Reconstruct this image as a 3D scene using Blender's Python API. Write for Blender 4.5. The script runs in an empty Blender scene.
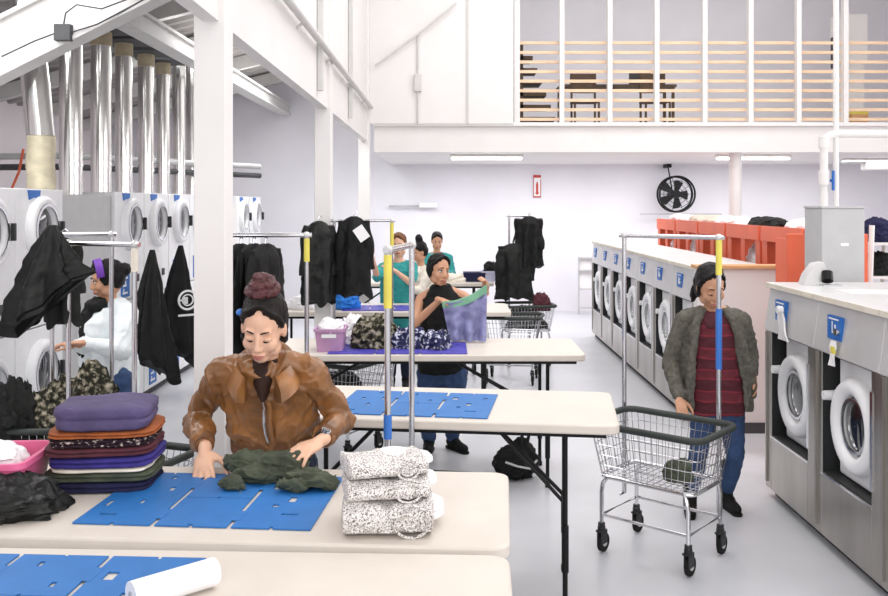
import bpy, math, random
from mathutils import Vector, Matrix, noise, Euler
V = Vector
SC = bpy.context.scene
COL = SC.collection
PI = math.pi
F, CX, CY, CH = 900.0, 446.0, 204.0, 1.95      # focal length in pixels, vanishing point, eye height

def at(px, py, Y):                              # a point of the place seen at a pixel, at its own distance Y
    return V(((px-CX)*Y/F, Y, CH-(py-CY)*Y/F))
def on(px, py, z):                              # a point at height z
    Y = F*(CH-z)/(py-CY)
    return V(((px-CX)*Y/F, Y, z))
def X_(px, Y): return (px-CX)*Y/F

# ------------------------------------------------------------------ materials
_M = {}
def s2l(c):
    return tuple(((x/255)/12.92 if x/255 <= .04045 else ((x/255+.055)/1.055)**2.4) for x in c)
def mat(name, rgb, rough=.6, metal=0, var=.12, scale=8, bump=.0, bscale=40, coat=0, emit=0, alpha=None, trans=0, sheen=0, stretch=None):
    if name in _M: return _M[name]
    m = bpy.data.materials.new(name); m.use_nodes = True
    nt = m.node_tree; N = nt.nodes; L = nt.links
    b = N['Principled BSDF']
    c = s2l(rgb)
    tc = N.new('ShaderNodeTexCoord')
    src = tc.outputs['Object']
    if stretch:
        mp = N.new('ShaderNodeMapping'); mp.inputs['Scale'].default_value = stretch
        L.new(src, mp.inputs['Vector']); src = mp.outputs['Vector']
    nz = N.new('ShaderNodeTexNoise'); nz.inputs['Scale'].default_value = scale; nz.inputs['Detail'].default_value = 4
    L.new(src, nz.inputs['Vector'])
    rp = N.new('ShaderNodeValToRGB')
    rp.color_ramp.elements[0].position = .3; rp.color_ramp.elements[1].position = .7
    rp.color_ramp.elements[0].color = tuple(x*(1-var) for x in c)+(1,)
    rp.color_ramp.elements[1].color = tuple(min(1, x*(1+var*.6)) for x in c)+(1,)
    L.new(nz.outputs['Fac'], rp.inputs['Fac']); L.new(rp.outputs['Color'], b.inputs['Base Color'])
    if max(rgb) < 70: b.inputs['Specular IOR Level'].default_value = .25
    b.inputs['Roughness'].default_value = rough; b.inputs['Metallic'].default_value = metal
    if coat: b.inputs['Coat Weight'].default_value = coat
    if sheen: b.inputs['Sheen Weight'].default_value = sheen
    if trans: b.inputs['Transmission Weight'].default_value = trans
    if emit:
        b.inputs['Emission Color'].default_value = c+(1,); b.inputs['Emission Strength'].default_value = emit
    if bump:
        n2 = N.new('ShaderNodeTexNoise'); n2.inputs['Scale'].default_value = bscale; n2.inputs['Detail'].default_value = 5
        L.new(src, n2.inputs['Vector'])
        bp = N.new('ShaderNodeBump'); bp.inputs['Strength'].default_value = bump; bp.inputs['Distance'].default_value = .02
        L.new(n2.outputs['Fac'], bp.inputs['Height']); L.new(bp.outputs['Normal'], b.inputs['Normal'])
    _M[name] = m
    return m
def mat_pattern(name, ca, cb, kind='voronoi', scale=40, thr=.5, rough=.85, cc=None, axis='Z'):
    if name in _M: return _M[name]
    m = mat(name, ca, rough)
    nt = m.node_tree; N = nt.nodes; L = nt.links; b = N['Principled BSDF']
    tc = N.new('ShaderNodeTexCoord')
    if kind == 'wave':
        t = N.new('ShaderNodeTexWave'); t.bands_direction = axis; t.inputs['Scale'].default_value = scale; t.inputs['Distortion'].default_value = 1.5
        t.inputs['Detail Scale'].default_value = 1.5
        out = t.outputs['Fac']
    elif kind == 'noise':
        t = N.new('ShaderNodeTexNoise'); t.inputs['Scale'].default_value = scale; t.inputs['Detail'].default_value = 3; out = t.outputs['Fac']
    else:
        t = N.new('ShaderNodeTexVoronoi'); t.inputs['Scale'].default_value = scale; out = t.outputs['Distance']
    L.new(tc.outputs['Object'], t.inputs['Vector'])
    rp = N.new('ShaderNodeValToRGB'); e = rp.color_ramp.elements
    e[0].position = thr-.04; e[0].color = s2l(ca)+(1,); e[1].position = thr+.04; e[1].color = s2l(cb)+(1,)
    if cc:
        k = e.new(min(.98, thr+.16)); k.color = s2l(cc)+(1,)
    L.new(out, rp.inputs['Fac']); L.new(rp.outputs['Color'], b.inputs['Base Color'])
    return m

def mats():
    mat('white_paint', (228,225,223), .55, var=.03, scale=2)
    mat('wall_paint', (232,230,236), .7, var=.04, scale=1.2)
    mat('wall_pink', (228,220,223), .7, var=.04, scale=1.2)
    mat('floor', (200,201,206), .32, var=.07, scale=1.6, bump=.05, bscale=6)
    mat('steel', (176,172,166), .3, 1, var=.25, scale=3, bump=.03, bscale=10, stretch=(1,1,.25))
    mat('steel_panel', (206,205,205), .4, .35, var=.08, scale=3)
    mat('chrome', (215,215,218), .16, 1, var=.05)
    mat('duct', (225,224,222), .17, 1, var=.15, scale=3, bump=.12, bscale=5, stretch=(2,2,.5))
    mat('duct_tape', (196,182,152), .6, .1, var=.2, scale=14)
    mat('flex', (205,196,170), .5, .2, var=.2, scale=12)
    mat('white_plastic', (236,236,238), .4, var=.04)
    mat('grey_plastic', (188,188,189), .5, var=.05)
    mat('dark_plastic', (46,47,48), .45, var=.15)
    mat('bumper', (58,63,60), .5, var=.15)
    mat('black_metal', (26,26,27), .4, .3, var=.2)
    mat('table_white', (210,201,191), .45, var=.04, scale=5, bump=.04, bscale=120)
    mat('glass_dark', (30,32,34), .08, 0, var=.3, coat=.8)
    mat('rubber', (22,22,22), .7)
    mat('board_blue', (34,108,178), .55, var=.08, scale=10, bump=.04, bscale=90)
    mat('board_violet', (72,66,168), .5, var=.1)
    mat('label_blue', (30,104,186), .5, var=.08)
    mat('white_ink', (240,240,240), .6, var=.02)
    mat('orange', (230,106,72), .5, var=.07, scale=4)
    mat('wood', (208,160,112), .6, var=.18, scale=6, stretch=(1,8,8))
    mat('wood_slat', (232,200,168), .6, var=.14, scale=5, stretch=(1,8,8))
    mat('dark_wood', (82,62,44), .6, var=.3, scale=6)
    mat('deck', (168,164,162), .6, .3, var=.2, scale=3)
    mat('dark_grey', (70,70,72), .7, var=.2)
    mat('beige_grey', (206,204,202), .6, var=.05)
    mat('leather', (140,94,52), .42, var=.5, scale=9, bump=.25, bscale=28, coat=.15)
    mat('leather_rib', (112,72,40), .7, var=.3, scale=30, bump=.4, bscale=60)
    mat('collar_dark', (52,32,24), .7, var=.3)  # neckline tone with the shadow inside the collar put in
    mat('skin', (222,176,148), .5, var=.08, scale=9)
    mat('skin_b', (196,146,116), .5, var=.08, scale=9)
    mat('lips', (172,104,94), .45, var=.1)
    mat('eye_white', (230,226,220), .3)
    mat('lash', (38,26,22), .6)
    mat('hair', (24,17,15), .42, var=.5, scale=30, bump=.6, bscale=70, stretch=(3,3,.6))
    mat('hair_red', (84,38,40), .45, var=.5, scale=26, bump=.6, bscale=60)
    mat('hair_black', (17,14,14), .4, var=.5, scale=30, bump=.6, bscale=70, stretch=(3,3,.6))
    mat('olive', (68,74,58), .8, var=.45, scale=12, bump=.3, bscale=30)
    mat('black_cloth', (20,21,21), .68, var=.4, scale=9, bump=.3, bscale=22)
    mat('black_shine', (24,25,24), .45, var=.5, scale=9, bump=.3, bscale=18)
    mat('charcoal', (32,33,32), .75, var=.4, scale=9, bump=.3, bscale=22)
    mat('purple_cloth', (80,70,106), .85, var=.25, scale=8, bump=.35, bscale=24)
    mat('rust_cloth', (158,84,40), .85, var=.3, scale=14, bump=.3)
    mat('maroon_cloth', (84,36,48), .85, var=.3, scale=14, bump=.3)
    mat('indigo_cloth', (52,42,122), .85, var=.25, scale=14, bump=.3)
    mat('navy_cloth', (34,34,66), .85, var=.25, scale=14, bump=.3)
    mat('white_cloth', (236,234,236), .85, var=.06, scale=9, bump=.3, bscale=24)
    mat('cream_cloth', (222,214,200), .85, var=.1, scale=9, bump=.3, bscale=24)
    mat('teal_cloth', (44,148,146), .8, var=.2, scale=8, bump=.25)
    mat('lavender_cloth', (140,140,182), .85, var=.25, scale=10, bump=.4, bscale=20)
    mat('green_band', (120,170,140), .85, var=.2)
    mat('blue_cloth', (34,124,214), .7, var=.25, scale=8, bump=.3)
    mat('jeans', (48,72,112), .8, var=.35, scale=14, bump=.2)
    mat('dark_jeans', (36,44,62), .8, var=.35, scale=14, bump=.2)
    mat('cardigan', (98,95,86), .9, var=.35, scale=40, bump=.6, bscale=90)
    mat('white_jacket', (228,234,236), .75, var=.08, scale=8, bump=.3, bscale=20)
    mat('violet_band', (108,52,168), .6, var=.2)
    mat('pink_plastic', (228,108,152), .4, var=.08)
    mat('mauve_plastic', (184,142,178), .45, var=.08)
    mat('paper', (242,240,242), .7, var=.03, bump=.1, bscale=30)
    mat('yellow_tape', (222,208,92), .55, var=.12)
    mat('blue_tape', (52,110,190), .55, var=.12)
    mat('red', (196,66,60), .5, var=.1)
    mat('lavender_bin', (196,196,222), .5, var=.05)
    mat('lamp', (255,253,248), .5, emit=6)
    mat_pattern('speckle', (92,82,80), (226,221,218), 'noise', 230, .45, .9)
    mat_pattern('camo', (38,37,30), (98,94,78), 'noise', 30, .5, .9, (170,162,146))
    mat_pattern('maroon_stripe', (78,26,36), (150,40,58), 'wave', 2.3, .55, .85, (96,30,42))
    mat_pattern('dark_print', (40,24,34), (196,180,170), 'noise', 70, .62, .9)
    mat_pattern('navy_print', (34,36,74), (196,196,214), 'noise', 34, .56, .9)
mats()
M = _M

# ------------------------------------------------------------------ mesh builder
class MB:
    def __init__(s): s.v=[]; s.f=[]; s.mi=[]; s.cur=0
    def m(s, i): s.cur=i; return s
    def add(s, vs, fs):
        o=len(s.v); s.v.extend([V(p) for p in vs]); s.f.extend([tuple(i+o for i in f) for f in fs]); s.mi.extend([s.cur]*len(fs)); return s
    def box(s, x0,x1,y0,y1,z0,z1, T=None):
        vs=[V(p) for p in ((x0,y0,z0),(x1,y0,z0),(x1,y1,z0),(x0,y1,z0),(x0,y0,z1),(x1,y0,z1),(x1,y1,z1),(x0,y1,z1))]
        if T: vs=[T@p for p in vs]
        return s.add(vs, [(3,2,1,0),(4,5,6,7),(0,1,5,4),(1,2,6,5),(2,3,7,6),(3,0,4,7)])
    def loft(s, rings, cap=True, close=False):
        n=len(rings[0]); vs=[p for r in rings for p in r]; fs=[]
        R=len(rings)
        for i in range(R if close else R-1):
            a=i*n; b=((i+1)%R)*n
            for j in range(n):
                k=(j+1)%n; fs.append((a+j,a+k,b+k,b+j))
        if cap and not close:
            fs.append(tuple(range(n-1,-1,-1))); fs.append(tuple((R-1)*n+j for j in range(n)))
        return s.add(vs, fs)
    def ring(s, c, a, b, n=16, ph=0):
        return [c+a*math.cos(ph+2*PI*j/n)+b*math.sin(ph+2*PI*j/n) for j in range(n)]
    def frame(s, d):
        d=d.normalized(); u=V((0,0,1)) if abs(d.z)<.9 else V((1,0,0))
        a=d.cross(u).normalized(); return a, d.cross(a).normalized()*1.0
    def cyl(s, p0, p1, r0, r1=None, n=16):
        p0=V(p0); p1=V(p1); r1=r0 if r1 is None else r1; a,b=s.frame(p1-p0)
        return s.loft([s.ring(p0,a*r0,b*r0,n), s.ring(p1,a*r1,b*r1,n)])
    def tube(s, pts, r, n=8, close=False):
        pts=[V(p) for p in pts]; rings=[]; N=len(pts); pa=None
        for i,p in enumerate(pts):
            if close: d=pts[(i+1)%N]-pts[i-1]
            else: d=pts[min(i+1,N-1)]-pts[max(i-1,0)]
            d=d.normalized()
            if pa is None: a,_=s.frame(d)
            else: a=(pa-d*pa.dot(d)).normalized()
            pa=a; b=d.cross(a)
            rr=r[i] if isinstance(r,(list,tuple)) else r
            rings.append(s.ring(p,a*rr,b*rr,n))
        return s.loft(rings, close=close)
    def cap(s, p0, r0, p1, r1, n=12):
        p0=V(p0); p1=V(p1); d=(p1-p0); d = d.normalized() if d.length>1e-6 else V((0,0,1)); a,b=s.frame(d); rg=[]
        for t in (-1,-.85,-.5,0): k=math.sqrt(max(.0004,1-t*t)); rg.append(s.ring(p0+d*t*r0,a*r0*k,b*r0*k,n))
        for t in (0,.5,.85,1): k=math.sqrt(max(.0004,1-t*t)); rg.append(s.ring(p1+d*t*r1,a*r1*k,b*r1*k,n))
        return s.loft(rg)
    def chain(s, pts, rs, n=12):
        for i in range(len(pts)-1): s.cap(pts[i],rs[i],pts[i+1],rs[i+1],n)
        return s
    def ell(s, c, r, T=None, n=16, m=10):
        c=V(c); rg=[]
        for i in range(m+1):
            t=-PI/2+PI*i/m; t=max(-PI/2+.03,min(PI/2-.03,t)); k=math.cos(t)
            rg.append([V((c.x+r[0]*k*math.cos(2*PI*j/n), c.y+r[1]*k*math.sin(2*PI*j/n), c.z+r[2]*math.sin(t))) for j in range(n)])
        if T: rg=[[T@p for p in q] for q in rg]
        return s.loft(rg)
    def prism(s, poly, z0, z1, T=None):
        n=len(poly); vs=[V((x,y,z0)) for x,y in poly]+[V((x,y,z1)) for x,y in poly]
        if T: vs=[T@p for p in vs]
        return s.add(vs, [tuple(range(n-1,-1,-1)), tuple(range(n,2*n))]+[(i,(i+1)%n,n+(i+1)%n,n+i) for i in range(n)])
    def annulus(s, c, ax, r0, r1, t, n=32):      # flat ring, thickness t along ax
        c=V(c); ax=V(ax).normalized(); a,b=s.frame(ax)
        return s.loft([s.ring(c,a*r0,b*r0,n), s.ring(c,a*r1,b*r1,n), s.ring(c+ax*t,a*r1,b*r1,n), s.ring(c+ax*t,a*r0,b*r0,n)], close=True)
    def build(s, name, ms, parent=None, smooth=True, bevel=0, ang=44, world=False, seg=2):
        me=bpy.data.meshes.new(name); vs=s.v
        if world and parent is not None: vs=[p-V(parent['_w']) for p in vs]
        me.from_pydata([tuple(p) for p in vs], [], s.f)
        ms = ms if isinstance(ms,(list,tuple)) else [ms]
        for q in ms: me.materials.append(M[q] if isinstance(q,str) else q)
        for p,i in zip(me.polygons, s.mi): p.material_index=min(i,len(ms)-1)
        import bmesh
        bm=bmesh.new(); bm.from_mesh(me); bmesh.ops.recalc_face_normals(bm, faces=bm.faces); bm.to_mesh(me); bm.free()
        if smooth:
            me.polygons.foreach_set('use_smooth',[True]*len(me.polygons))
            me.set_sharp_from_angle(angle=math.radians(ang))
        me.update()
        o=bpy.data.objects.new(name, me); COL.objects.link(o)
        if parent is not None: o.parent=parent
        if bevel:
            md=o.modifiers.new('bevel','BEVEL'); md.width=bevel; md.segments=seg; md.limit_method='ANGLE'; md.angle_limit=math.radians(35)
        return o

def tag(o, label, cat, group=None, kind=None):
    if label: o['label']=label
    if cat: o['category']=cat
    if group: o['group']=group
    if kind: o['kind']=kind
    return o
def thing(name, label, cat, loc=(0,0,0), rz=0, group=None):
    o=bpy.data.objects.new(name,None); COL.objects.link(o); o.location=loc; o.rotation_euler=(0,0,rz); o.empty_display_size=.1
    o['_w']=list(loc)
    return tag(o,label,cat,group)
def struct(name, mb, m, **k):
    o=mb.build(name,m,**k); o['kind']='structure'; return o
def kids(o): return [c for c in COL.objects if c.parent==o]
def dup(root, loc, rz, label, group=None, scale=None):
    r=root.copy(); COL.objects.link(r); r.location=loc; r.rotation_euler=(0,0,rz); r['label']=label
    if scale: r.scale=scale
    if group: r['group']=group
    for ch in kids(root):
        c=ch.copy(); COL.objects.link(c); c.parent=r
        for g in kids(ch):
            d=g.copy(); COL.objects.link(d); d.parent=c
    return r

def fbm(p, sc, sd=0, oc=3):
    return noise.fractal(V((p[0]*sc+sd*7.3, p[1]*sc-sd*3.1, p[2]*sc+sd*1.7)), .6, 2.1, oc)
def ridged(p, sc, sd=0):
    return 1-abs(noise.noise(V((p[0]*sc+sd*7.3, p[1]*sc-sd*3.1, p[2]*sc+sd*1.7))))*2

def crease(p, sc, sd=0):
    w=V((fbm(p,sc*.6,sd+11,2),fbm(p,sc*.6,sd+17,2),fbm(p,sc*.6,sd+23,2)))*(.55/sc)
    q=(p[0]+w.x,p[1]+w.y,p[2]+w.z)
    r1=1-abs(noise.noise(V((q[0]*sc+sd*5.1,q[1]*sc,q[2]*sc))))*1.6; r2=1-abs(noise.noise(V((q[0]*sc*2.1,q[1]*sc*2.1+sd*3.3,q[2]*sc*2.1))))*1.6
    return max(0,r1)**3*.8+max(0,r2)**3*.3-.45
def remesh(mb, voxel, smooth=2, wr=0, wsc=8, seed=0, wz=1.0, parent_w=None, name='m', ms='skin', parent=None, fn=None, clip=None, wx=1.0):
    """union of the builder's closed shapes as one continuous skin, smoothed and wrinkled"""
    me=bpy.data.meshes.new('tmp'); me.from_pydata([tuple(p) for p in mb.v],[],mb.f)
    import bmesh
    bm=bmesh.new(); bm.from_mesh(me); bmesh.ops.recalc_face_normals(bm, faces=bm.faces); bm.to_mesh(me); bm.free()
    o=bpy.data.objects.new('tmp',me); COL.objects.link(o)
    md=o.modifiers.new('r','REMESH'); md.mode='VOXEL'; md.voxel_size=voxel
    if smooth:
        sm=o.modifiers.new('s','SMOOTH'); sm.factor=.5; sm.iterations=smooth
    dg=bpy.context.evaluated_depsgraph_get(); dg.update()
    m2=bpy.data.meshes.new_from_object(o.evaluated_get(dg)); bpy.data.objects.remove(o); bpy.data.meshes.remove(me)
    m2.name=name; m2.materials.clear()
    ms = ms if isinstance(ms,(list,tuple)) else [ms]
    for q in ms: m2.materials.append(M[q])
    off=V(parent['_w']) if parent is not None else V((0,0,0))
    ns=[v.normal.copy() for v in m2.vertices]
    for v,nn in zip(m2.vertices,ns):
        p=v.co.copy()
        if wr:
            q=(p.x*wx,p.y,p.z*wz); h=crease(q,wsc,seed)+fbm(q,wsc*.7,seed+3)*.35
            p=p+nn*(h*wr)
        v.co=p-off
    if fn:
        for po in m2.polygons: po.material_index=fn(po.center+off)
    m2.polygons.foreach_set('use_smooth',[True]*len(m2.polygons)); m2.update()
    ob=bpy.data.objects.new(name,m2); COL.objects.link(ob)
    if parent is not None: ob.parent=parent
    return ob

# ------------------------------------------------------------------ soft things
def heap_mesh(w, d, h, seed, amp=.25, n=84, m=44, sc=None):
    """a crumpled heap of cloth, flat underneath"""
    mb=MB(); sc=sc or 2.2/max(w,d); rings=[]
    for i in range(m+1):
        t=i/m; el=t*PI/2*1.0; k=max(.015,math.cos(el))**.6 if i<m else .015; zz=math.sin(el)**.9
        ring=[]
        for j in range(n):
            a=2*PI*j/n; x=math.cos(a)*k; y=math.sin(a)*k
            q=(x*w*.5,y*d*.5,zz*h)
            qa=(q[0]*.45+q[1]*.3,q[1]*1.2-q[0]*.2,q[2]*1.3); f=1+amp*(fbm(q,sc*1.2,seed)*.8+crease(qa,sc*2.6,seed)*.42)
            ring.append(V((x*w*.5*f, y*d*.5*f, max(0,zz*h*(1+amp*(fbm(q,sc*1.3,seed+5)*.9+crease(qa,sc*2.6,seed+7)*.5))) if i>1 else (0 if i==0 else .15*h*zz+.006))))
        rings.append(ring)
    mb.loft(rings); return mb
def folded_mesh(w, d, h, seed, layers=3, n=20):
    """a folded garment: a soft slab with its folded layers showing at the sides"""
    mb=MB(); rings=[]; m=layers*6+2
    def rr(a,k):
        c,s_=math.cos(a),math.sin(a); e=.38
        return (w*.5*k*math.copysign(abs(c)**e,c), d*.5*k*math.copysign(abs(s_)**e,s_))
    N=n*4
    for i in range(m+1):
        t=i/m; ph=(t*layers)%1
        k=1-.045*(abs(math.cos(ph*PI))**6)
        if i==0: k=.9
        if i==m: k=.93
        ring=[]
        for j in range(N):
            a=2*PI*j/N; x,y=rr(a,k)
            q=(x,y,t*h*1.5); f=1+.05*fbm(q,7,seed)+.02*ridged(q,18,seed)
            dz=.10*h*fbm((x,y,0),6,seed+2)*t
            ring.append(V((x*f,y*f,t*h+dz)))
        rings.append(ring)
    for k in (.7,.4,.12):      # top cap with soft wrinkles
        ring=[]
        for j in range(N):
            a=2*PI*j/N; x,y=rr(a,k*.93); q=(x,y,0)
            ring.append(V((x,y,h*(1.03+.10*fbm(q,6,seed+2))+.06*h*ridged(q,9,seed))))
        rings.append(ring)
    mb.loft(rings); return mb
def coat_mesh(w, L, dep, seed, sleeves=True, flare=1.15, bag=0):
    """a hanging garment from z=0 down, gathered in vertical folds"""
    mb=MB(); rnd=random.Random(seed); n=96; rings=[]; m=40
    ph=rnd.random()*6; k1=rnd.choice((5,6,7))
    for i in range(m+1):
        t=i/m; z=-L*t
        ww=w*.5*(.22+.78*min(1,t/.12)**.6)*(1+(flare-1)*t); dd=dep*.5*(.45+.55*min(1,t/.15))*(1+.35*t)
        if bag: ww=w*.5*(.10+.9*t**.85); dd=dep*.5*(.35+.75*t)*(1 if t<.93 else .8)
        ring=[]
        for j in range(n):
            a=2*PI*j/n
            f=1+(.13+.1*t)*math.sin(k1*a+ph+t*1.5)*min(1,t*4)+.10*fbm((math.cos(a),math.sin(a),t*3),1.6,seed)
            zz=z-(.035*L*math.sin(3*a+ph)+.03*L*math.sin(7*a))*t**3-bag*math.cos(a)*w*t*t
            f+=.07*ridged((math.cos(a)*1.2,math.sin(a)*1.2,t*2.2+a*.3),2.6,seed+2)*min(1,t*5)
            ring.append(V((math.cos(a)*ww*f+.03*w*math.sin(t*4+ph), math.sin(a)*dd*f, zz)))
        rings.append(ring)
    mb.loft(rings)
    if sleeves:
        for s in (-1,1):
            pts=[];rs=[]
            for i in range(12):
                t=i/11; pts.append(V((s*w*(.42+.14*t+.02*math.sin(5*t+ph)), dep*.12*math.sin(3*t+seed), -L*(.06+.62*t))))
                rs.append(dep*(.26+.06*math.sin(9*t+seed)+.05*math.sin(t*PI)))
            mb.tube(pts,rs,12)
    return mb
# ------------------------------------------------------------------ the setting
struct('floor', MB().box(-6.2,9,-2.5,16.4,-.1,0), 'floor', smooth=False)
struct('wall_back', MB().box(-6.2,9,16.4,16.6,0,6.3), 'wall_paint', smooth=False)
struct('wall_left', MB().box(-6.3,-6.1,-2.5,16.4,0,6.3), 'wall_pink', smooth=False)
struct('wall_right', MB().box(8.9,9.1,-2.5,16.4,0,6.3), 'wall_paint', smooth=False)
struct('ceiling', MB().box(-6.2,9,-2.5,16.5,6.3,6.4), 'white_paint', smooth=False)
# upper partition over the column line
struct('wall_partition', MB().box(-1.16,-1.08,2.2,12.5,2.82,6.3), 'white_paint', smooth=False)
struct('wall_upper', MB().box(-1.16,.93,12.42,12.5,3.06,6.3), 'white_paint', smooth=False)
mb=MB()
for px in (468,):
    x=X_(px,12.4); mb.box(x-.012,x+.012,12.395,12.42,3.06,6.3)
struct('trim_1', mb, 'beige_grey', smooth=False)
# roof deck over the dryers, sloping up to the partition
mb=MB(); prof=[]; y=3.0
def rz_(x): return 3.35+.25*(x+6.1)
ys=[];zs=[]
k=0
while y<16.4:
    for dy,dz in ((0,0),(.10,0),(.14,.06),(.24,.06)): ys.append(y+dy); zs.append(dz)
    y+=.28
vs=[];fs=[]
for yy,dz in zip(ys,zs): vs+= [V((-6.1,yy,rz_(-6.1)+dz)),V((-1.16,yy,rz_(-1.16)+dz))]
for i in range(len(ys)-1): fs.append((2*i,2*i+1,2*i+3,2*i+2))
mb.add(vs,fs)
struct('ceiling_deck', mb, 'deck', smooth=False)
mb=MB()
for yy in (9.6,11.4,13.2,15.0):
    T=Matrix.Translation((-3.63,yy,rz_(-3.63)-.11))@Matrix.Rotation(-math.atan(.25),4,'Y')
    mb.box(-2.5,2.5,-.05,.05,-.09,.09,T)
struct('ceiling_joist', mb, 'beige_grey', smooth=False)
# the large slanting girder and the long beam in front of the ducts
T=Matrix.Translation((-2.9,6.6,3.26))@Matrix.Rotation(-math.atan(.5),4,'Y')
struct('ceiling_girder', MB().box(-1.9,1.9,-.06,.06,-.17,.17,T).box(-1.9,1.9,-.1,.1,-.2,-.17,T).box(-1.9,1.9,-.1,.1,.17,.2,T), 'beige_grey', smooth=False)
struct('ceiling_beam', MB().box(-2.98,-2.86,7.1,16.4,3.58,3.74).box(-3.02,-2.82,7.1,16.4,3.56,3.59).box(-3.02,-2.82,7.1,16.4,3.73,3.76), 'beige_grey', smooth=False)
for i,y in enumerate((7.92,8.61,9.22,9.9,10.5)):
    mb=MB().box(-3.55,-3.03,y-.24,y+.24,3.60,3.70)
    o=struct('ceiling_hatch', mb, 'dark_grey', smooth=False)
# columns
for k,(y,) in enumerate(((4.28,),(8.2,),(12.3,))):
    mb=MB().box(-1.2,-1.05,y,y+.16,0.012,6.3).box(-1.25,-1.0,y-.04,y+.2,0,.012)
    struct('column', mb, 'white_paint', smooth=False, bevel=.006)
# handrail pipe along the partition
mb=MB().tube([(-1.02,4.2,3.27),(-1.02,12.3,3.27)],.03,10)
for y in (5,6.5,8.1,9.8,11.4): mb.cyl((-1.08,y,3.22),(-1.02,y,3.27),.012,n=6)
tag(mb.build('wall_handrail','beige_grey'),'long beige pipe handrail fixed along the upper partition on the left','handrail')
mb=MB()
for y in (7.55,9.95): mb.box(-1.075,-1.03,y-.03,y+.03,2.9,6.2)
struct('trim_2', mb, 'beige_grey', smooth=False)
# mezzanine
struct('mezzanine_floor', MB().box(-1.0,9,12.5,16.4,2.67,3.06), 'white_paint', smooth=False)
struct('ceiling_ledge', MB().box(-1.0,9,12.44,12.5,3.03,3.08), 'white_paint', smooth=False)
mb=MB().cyl((4.1,12.75,0),(4.1,12.75,2.67),.085,n=20).cyl((4.1,12.75,0),(4.1,12.75,.03),.13,n=20)
struct('column', mb, 'white_paint')
# railing: posts and slats
rail=thing('mezzanine_railing','wood slat railing with tall white posts along the upper floor edge','railing',(.93,12.6,3.06))
for i,px in enumerate((517,562,610,657,705,751,799,846)):
    x=X_(px,12.55)-.93; w=(.06,)+(.045,)*8; w=w[i]
    MB().box(x-w/2-.01,x+w/2+.01,-.06,.03,0,3.2).build('post','white_paint',rail,smooth=False)
for i in range(9):
    z=.08+i*.134
    MB().box(.02,7.9,.035,.06,z-.021,z+.021).build('slat','wood_slat',rail,smooth=False)
# ceiling pipes under the mezzanine + thin conduits on the upper wall
tag(MB().tube([at(375,66,12.35),at(418,34,12.35),at(456,3,12.35)],.016,8).build('conduit_pipe','beige_grey'),'thin slanting conduit pipe on the white upper wall','pipe')
cb=thing('conduit_drop','vertical conduit with a small grey box on the white upper wall','conduit',at(418,80,12.40))
MB().cyl((0,0,-.62),(0,0,.62),.014,n=8).build('pipe','beige_grey',cb)
MB().box(-.05,.05,-.04,.03,-.16,.08).build('box','beige_grey',cb,smooth=False,bevel=.006)
# strip lamps under mezzanine
def strip(px0,px1,py,label):
    Y=13.0; a=at(px0,py,Y); b=at(px1,py,Y); L=b.x-a.x
    t=thing('strip_light',label,'lamp',((a.x+b.x)/2,Y,2.671),group='strip lights under the upper floor')
    MB().box(-L/2,L/2,-.06,.06,-.045,.0).build('housing','white_paint',t,smooth=False)
    for s in (-.03,.03): MB().cyl((-L/2+.02,s,-.065),(L/2-.02,s,-.065),.016,n=12).build('tube','lamp',t)
    return t
strip(450,523,157,'left one of two lit tube lights under the upper floor')
strip(716,790,156,'right one of two lit tube lights, behind the round white post')
# wall things
t=thing('wall_fan','round black wall fan with guard on back wall','fan',(X_(680,15.6),15.9,at(0,194,15.6).z))
mb=MB().tube([(.31*math.cos(a*PI/20),-.12,.31*math.sin(a*PI/20)) for a in range(40)],.018,8,close=True).tube([(.31*math.cos(a*PI/20),.05,.31*math.sin(a*PI/20)) for a in range(40)],.018,8,close=True)
for a in range(12): mb.cyl((.31*math.cos(a*PI/6),-.12,.31*math.sin(a*PI/6)),(.31*math.cos(a*PI/6),.05,.31*math.sin(a*PI/6)),.006,n=6)
for r in (.1,.17,.24): mb.tube([(r*math.cos(a*PI/16),-.13,r*math.sin(a*PI/16)) for a in range(32)],.004,6,close=True)
for a in range(10): mb.cyl((.05*math.cos(a*PI/5),-.135,.05*math.sin(a*PI/5)),(.31*math.cos(a*PI/5),-.12,.31*math.sin(a*PI/5)),.004,n=6)
mb.build('guard','black_metal',t)
MB().cyl((0,-.14,0),(0,.14,0),.065,n=20).build('motor','black_metal',t)
for i in range(5):
    T=Matrix.Rotation(i*2*PI/5,4,'Y')@Matrix.Rotation(math.radians(28),4,'Z')
    mb=MB(); mb.prism([(.05,-.03),(.27,-.10),(.29,.0),(.26,.07),(.05,.03)],-.006,.006, T@Matrix.Rotation(PI/2,4,'X')); mb.build('blade','dark_plastic',t)
MB().cyl((0,.1,0),(0,.5,0),.03,n=10).cyl((0,.2,.0),(-.06,.3,.5),.012,n=8).box(-.1,-.02,.2,.5,.48,.56).build('bracket','black_metal',t)
mb=MB().tube([at(722,214,16.2),at(640,214,16.2)],.012,6)
tag(mb.build('wall_conduit','grey_plastic'),'thin grey conduit running level on the back wall beside the fan','pipe')
t=thing('wall_bracket','pale grey pipe and box fixed on the back wall above the rear tables','bracket',at(400,206,16.35))
MB().tube([(-.2,-.05,0),(.5,-.05,0)],.02,8).build('pipe','grey_plastic',t)
MB().box(.35,.68,-.12,.04,-.03,.06).build('box','white_plastic',t,smooth=False,bevel=.01)
t=thing('extinguisher_sign','tall white and red sign on the back wall','sign',at(537,186,16.38))
MB().box(-.07,.07,-.02,.015,-.21,.2).build('board','white_ink',t,smooth=False)
MB().box(-.07,.07,-.024,-.018,.15,.2).box(-.07,-.058,-.024,-.018,-.21,.15).box(.058,.07,-.024,-.018,-.21,.12).box(-.07,.07,-.024,-.018,-.21,-.185).build('border','red',t,smooth=False)
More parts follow.
